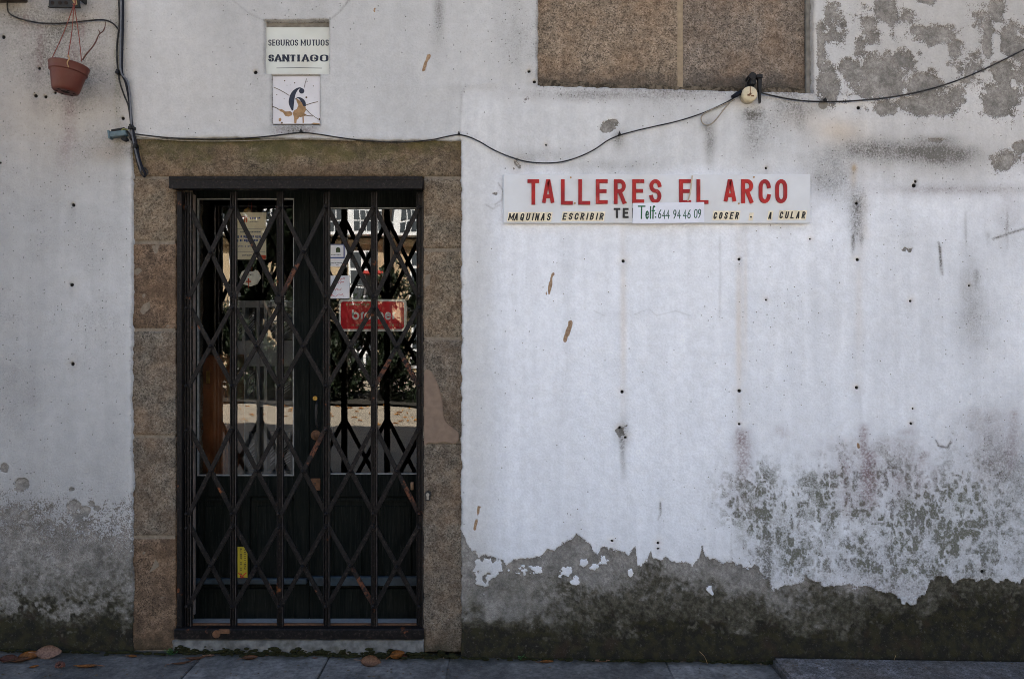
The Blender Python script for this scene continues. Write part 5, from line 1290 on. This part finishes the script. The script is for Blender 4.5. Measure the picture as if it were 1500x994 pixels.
dead_leaf('small tan leaf against the door step', 307, 961, .05, .02, -.1, L_tan, .3, .6, group=LG)
dead_leaf('pale pink leaf scrap by the middle of the door step', 365, 957, .022, .018, .4, L_pink, .3, .5, stem=0, group=LG)
dead_leaf('brown curled leaf in front of the door step', 366, 966, .075, .034, .1, L_br, .4, .9, group=LG)
dead_leaf('flat orange strip of leaf along the door step', 392, 959, .07, .016, 0, L_or, .2, .4, stem=0, group=LG)
dead_leaf('large curled tan leaf with pale stem in front of the door step', 545, 972, .105, .056, -.30, L_tan, .45, .7, roll=rad(42), stem=.4, group=LG)
dead_leaf('flat orange leaf strip just behind the large curled tan leaf', 551, 962, .05, .014, 0.05, L_or, .2, .4, stem=0, group=LG)
dead_leaf('crumpled dark orange leaf right of the large curled tan leaf', 582, 965, .07, .045, .3, L_or, .9, 1.4, group=LG)
dead_leaf('crumpled red brown leaf at the right end of the door step', 592, 964, .035, .022, -.5, L_dk, .8, 1.4, stem=0, group=LG)
dead_leaf('orange leaf on the pavement below the green weed', 801, 970, .068, .024, 0.05, L_or, .2, .6, group=LG)
dead_leaf('tan leaf on the pavement right of the orange leaf', 881, 969, .08, .022, -.05, L_tan, .25, .6, group=LG)
dead_leaf('small tan leaf scrap left of the granite kerb stone', 1084, 971, .03, .014, 0, L_tan, .3, .6, stem=0, group=LG)
dead_leaf('tiny brown leaf scrap left of the large curled tan leaf', 461, 964, .035, .01, 0, L_br, .3, .6, stem=0, group=LG)
hk = thing('seed_husk', 'small dark knobbly seed husk among the leaves at lower left', 'seed husk', G(88, 978))
bm = bmesh.new(); rng = random.Random(2); hp = G(88, 978)
for i in range(70):
    a, b_ = rng.uniform(0, 6.28), rng.uniform(-.4, 1.5)
    q = Vector((.019*math.cos(a)*math.cos(b_), .014*math.sin(a)*math.cos(b_), .014+.013*math.sin(b_)))
    bmesh.ops.create_icosphere(bm, subdivisions=1, radius=.0042, matrix=Matrix.Translation(hp+q) @ Matrix.Diagonal((1, 1, 1.3, 1)))
part('husk', bm, L_dk, hk)
M_weed = simple('weed_green', (0.045, 0.115, 0.030), .6, .3, 60, .3)
def weed(label, px, py, n, s, seed, spread=1.0):
    p = G(px, py); p.y = min(p.y, -.012); w_ = thing('weed', label, 'weed', p); rg = random.Random(seed); bm = bmesh.new(); bs_ = bmesh.new()
    for i in range(n):
        a = rg.uniform(0, 6.28); r_ = rg.uniform(.2, 1)*s*spread; h = rg.uniform(.25, 1)*s
        e = p + Vector((r_*math.cos(a), -abs(r_*math.sin(a))*.5, h))
        tube(bs_, [p, (p+e)/2 + Vector((0, 0, h*.1)), e], .0007, 4)
        k = rg.uniform(.35, .6)*s*.5; Mx = Matrix.Translation(e) @ Matrix.Rotation(rg.uniform(0, 6), 4, 'Z') @ Matrix.Rotation(rg.uniform(.2, 1.3), 4, 'X')
        vs = [bm.verts.new(Mx @ Vector(q)) for q in ((0, -k*.2, 0), (k*.55, k*.25, .001), (k*.35, k*.9, 0), (0, k*1.15, -.001), (-k*.35, k*.9, 0), (-k*.55, k*.25, .001))]
        bm.faces.new(vs)
    part('stem', bs_, M_weed, w_); part('leaf', bm, M_weed, w_)
weed('small bright green weed at the left end of the door step', 250, 959, 26, .030, 3, 1.1)
weed('tiny bright green weed at the wall foot right of the door', 763, 966, 12, .024, 5)
M_straw = simple('dry_straw', (.30, .20, .10), .8)
for lab, px, h, lean in (('thin dry grass stalk at the wall foot above the kerb stone', 1300, .055, .01), ('short dry grass stalk left of the thin tall stalk', 1289, .03, -.004), ('bent pale straw at the wall foot left of the kerb stone', 1035, .06, -.04)):
    p = G(px, 969); p.y = -.03; s_ = thing('grass_stalk', lab, 'grass stalk', p, 'dry stalks growing at the wall foot')
    bm = bmesh.new(); tube(bm, spline([p, p+Vector((lean*.4, -.004, h*.6)), p+Vector((lean, -.008, h))], 4), .0011, 5); part('stalk', bm, M_straw, s_)

rng = random.Random(41); bm = bmesh.new()
for i in range(260):
    p = G(rng.uniform(-60, 1560), rng.uniform(958, 992)); s_ = rng.uniform(.0012, .0042)
    if p.y > -.012: p.y = -.014
    kz = .036 if (p.x > gx_at(1133) and p.y < -.034) else 0
    bmesh.ops.create_icosphere(bm, subdivisions=1, radius=s_, matrix=Matrix.Translation((p.x, p.y, ground_z(p.x) + s_*.4 + kz)) @ Matrix.Diagonal((rng.uniform(.8, 2.2), rng.uniform(.7, 1.4), .6, 1)))
tag(part('grit', bm, simple('grit_tan', (.13, .095, .06), .9, .5, 30), None), kind='stuff')
bm = bmesh.new()
for i in range(240):
    x, y = rng.uniform(-9, 2), rng.uniform(-14.5, -9.0); a = rng.uniform(0, 6.28); k = rng.uniform(.05, .11)
    d = Vector((math.cos(a), math.sin(a), 0)); n_ = Vector((-d.y, d.x, 0)); p = Vector((x, y, ground_z(x) + .012))
    vs = [bm.verts.new(q) for q in (p - d*k, p + n_*k*.35 + Vector((0, 0, .03)), p + d*k, p - n_*k*.35 + Vector((0, 0, .02)))]; bm.faces.new(vs)
tag(part('leaf_litter', bm, leaf_mat('litter_orange', (.42, .17, .03)), None), kind='stuff')

# ================================================================== ACROSS THE SQUARE (seen mirrored in the door glass; its sunlit front throws light back)
M_fac = simple('facade_stone', (0.40, 0.315, 0.205), .9, .1, 1.2, .2, dirt=(.27, .215, .15))
M_wfr = simple('white_joinery', (0.72, 0.74, 0.76), .6, .05, 4, .3)
M_pane = simple('far_window_glass', (0.05, 0.06, 0.07), .15, .2, 1, .5)
M_ironf = simple('balcony_iron', (0.03, 0.03, 0.03), .6)
fac = thing('opposite_building', 'sunlit tan stone house across the square, mirrored in the door glass', 'building', (-3, -31, 0))
YF = -30.0
part('wall', boxm(-24, 14, -40, YF, -1, 12.5), M_fac, fac)
part('cornice', boxm(-24, 14, YF+.003, YF+.35, 5.55, 5.8), M_fac, fac)
gal = part('glazed_gallery', boxm(-24, 14, YF+.004, YF+.8, 5.9, 9.6), M_wfr, fac)
wm = bmesh.new()
for a in (-.24, 0, .24):
    for b_ in (0, .5, 1.02, 1.5): box(wm, a-.1, a+.1, 0, .03, b_, b_+.42)
wmesh = bpy.data.meshes.new('gallery_window'); wm.to_mesh(wmesh); wm.free(); wmesh.materials.append(M_pane)
for r_ in range(2):
    for i in range(38):
        o = bpy.data.objects.new('gallery_window', wmesh); COL.objects.link(o); o.parent = gal; o.location = Vector((-22.6 + i*.96, YF+.805, 6.05 + r_*1.9)) - fac.location + Vector((0, 0, 0))
wm = bmesh.new(); box(wm, -.55, .55, 0, .08, 0, 2.3); wmesh2 = bpy.data.meshes.new('window'); wm.to_mesh(wmesh2); wm.free(); wmesh2.materials.append(M_wfr)
wm = bmesh.new()
for a in (-1, 1):
    for b_ in (0, 1, 2): box(wm, a*.26-.2, a*.26+.2, .081, .09, .12+b_*.74, .74+b_*.74)
pmesh = bpy.data.meshes.new('pane'); wm.to_mesh(pmesh); wm.free(); pmesh.materials.append(M_pane)
wm = bmesh.new(); box(wm, -.9, .9, .002, .7, -.22, -.1); box(wm, -.9, .9, .66, .7, .75, .8)
for i in range(16): box(wm, -.89+i*.118, -.87+i*.118, .665, .69, -.1, .75)
bmesh_b = bpy.data.meshes.new('balcony'); wm.to_mesh(bmesh_b); wm.free(); bmesh_b.materials.append(M_ironf)
for z0 in (3.0, .2):
    for i in range(14):
        o = bpy.data.objects.new('window', wmesh2); COL.objects.link(o); o.parent = fac; o.location = Vector((-22 + i*2.6, YF+.003, z0)) - fac.location
        q = bpy.data.objects.new('pane', pmesh); COL.objects.link(q); q.parent = o
        if z0 > 1: q = bpy.data.objects.new('balcony', bmesh_b); COL.objects.link(q); q.parent = o
part('awning', boxm(-6.4, -5.2, YF+.2, YF+1.1, 4.3, 4.42), simple('awning_red', (.45, .05, .04), .7), fac)
M_leafd = leaf_mat('foliage_dark', (.016, .026, .011)); M_bark = simple('bark', (.07, .055, .042), .9, .3, 8, bump=.5, bscale=20)
def tree(label, x, y, h0, h1, rx, n, seed, trunk=.16, cat='tree', group=None, name='tree', sz=.22):
    base = Vector((x, y, ground_z(x)-.01)); tr_ = thing(name, label, cat, base, group); rg = random.Random(seed)
    bm = bmesh.new(); top = base + Vector((rg.uniform(-.3, .3), rg.uniform(-.3, .3), (h0+h1)/2))
    if trunk: tube(bm, spline([base, base+Vector((.05, 0, h0*.5)), base+Vector((0, .06, h0)), top], 4), [trunk*(1-.05*i) for i in range(13)], 9)
    cl = [(rg.uniform(-.75, .75)*rx, rg.uniform(-.75, .75)*rx, rg.uniform(h0, h1), rg.uniform(.35, .6)*rx) for _ in range(16)]
    if trunk:
        for c_ in cl[:9]: tube(bm, [base+Vector((0, .03, h0*.95)), base+Vector((c_[0]*.5, c_[1]*.5, (h0+c_[2])/2)), base+Vector(c_[:3])], [trunk*.45, trunk*.25, trunk*.08], 6)
        part('trunk', bm, M_bark, tr_)
    else: bm.free()
    V, F = [], []
    for i in range(n):
        c_ = rg.choice(cl); d = Vector((rg.gauss(0, 1), rg.gauss(0, 1), rg.gauss(0, .8))); d = d.normalized()*c_[3]*rg.uniform(.5, 1.05)
        q = base + Vector(c_[:3]) + d; Mx = Matrix.Rotation(rg.uniform(0, 6.28), 3, 'Z') @ Matrix.Rotation(rg.uniform(-1.2, 1.2), 3, 'X'); k = sz*rg.uniform(.6, 1.3)
        b0 = len(V)
        for w_ in ((0, -k*.5, 0), (k*.3, 0, .02), (0, k*.5, 0), (-k*.3, 0, .02)): V.append(q + Mx @ Vector(w_))
        F.append((b0, b0+1, b0+2, b0+3))
    m = bpy.data.meshes.new('crown'); m.from_pydata(V, [], F); m.update(); part('crown', m, M_leafd, tr_)
    return tr_
TG = 'trees on the square mirrored in the door glass'
tree('slim tree mirrored at the left edge of the left pane', -7.55, -15.2, 4.6, 8.5, 1.5, 2600, 1, .085, group=TG)
tree('second slim tree mirrored right of the first in the left pane', -7.05, -15.8, 4.8, 8.8, 1.4, 2600, 2, .11, group=TG)
tree('dense dark evergreen mirrored between the two panes', -5.35, -15.0, .9, 8.6, 1.05, 9000, 3, .15, group=TG, sz=.30)
tree('second dense dark evergreen mirrored right of the two slim trees', -6.25, -15.6, .9, 8.8, .85, 8000, 8, .15, group=TG, sz=.30)
tree('tall tree trunk mirrored in the right pane', -3.25, -16.2, 7.2, 10.5, 2.2, 3200, 4, .17, group=TG)
SG = 'shrubs in the bed across the street'
for i, x in enumerate((-9.6, -8.3, -7.0, -5.8, -4.6, -3.4, -2.1, -.8, .6)):
    tree('%s dark shrub counting from the left in the bed across the street' % ('first', 'second', 'third', 'fourth', 'fifth', 'sixth', 'seventh', 'eighth', 'ninth')[i], x, -14.1 - .5*(i % 2), .25, (2.5 if x > -5 else 1.25) + .35*(i % 3), .95, (3600 if x > -5 else 2200), 20+i, 0, cat='shrub', group=SG, name='shrub', sz=.16)
bed = link('planting_bed', bpy.data.meshes.new('planting_bed'), M_bed); bm = bmesh.new(); slope_sheet(bm, -12, 3, -17, -13.0, .05); bm.to_mesh(bed.data); bm.free(); bed['kind'] = 'structure'
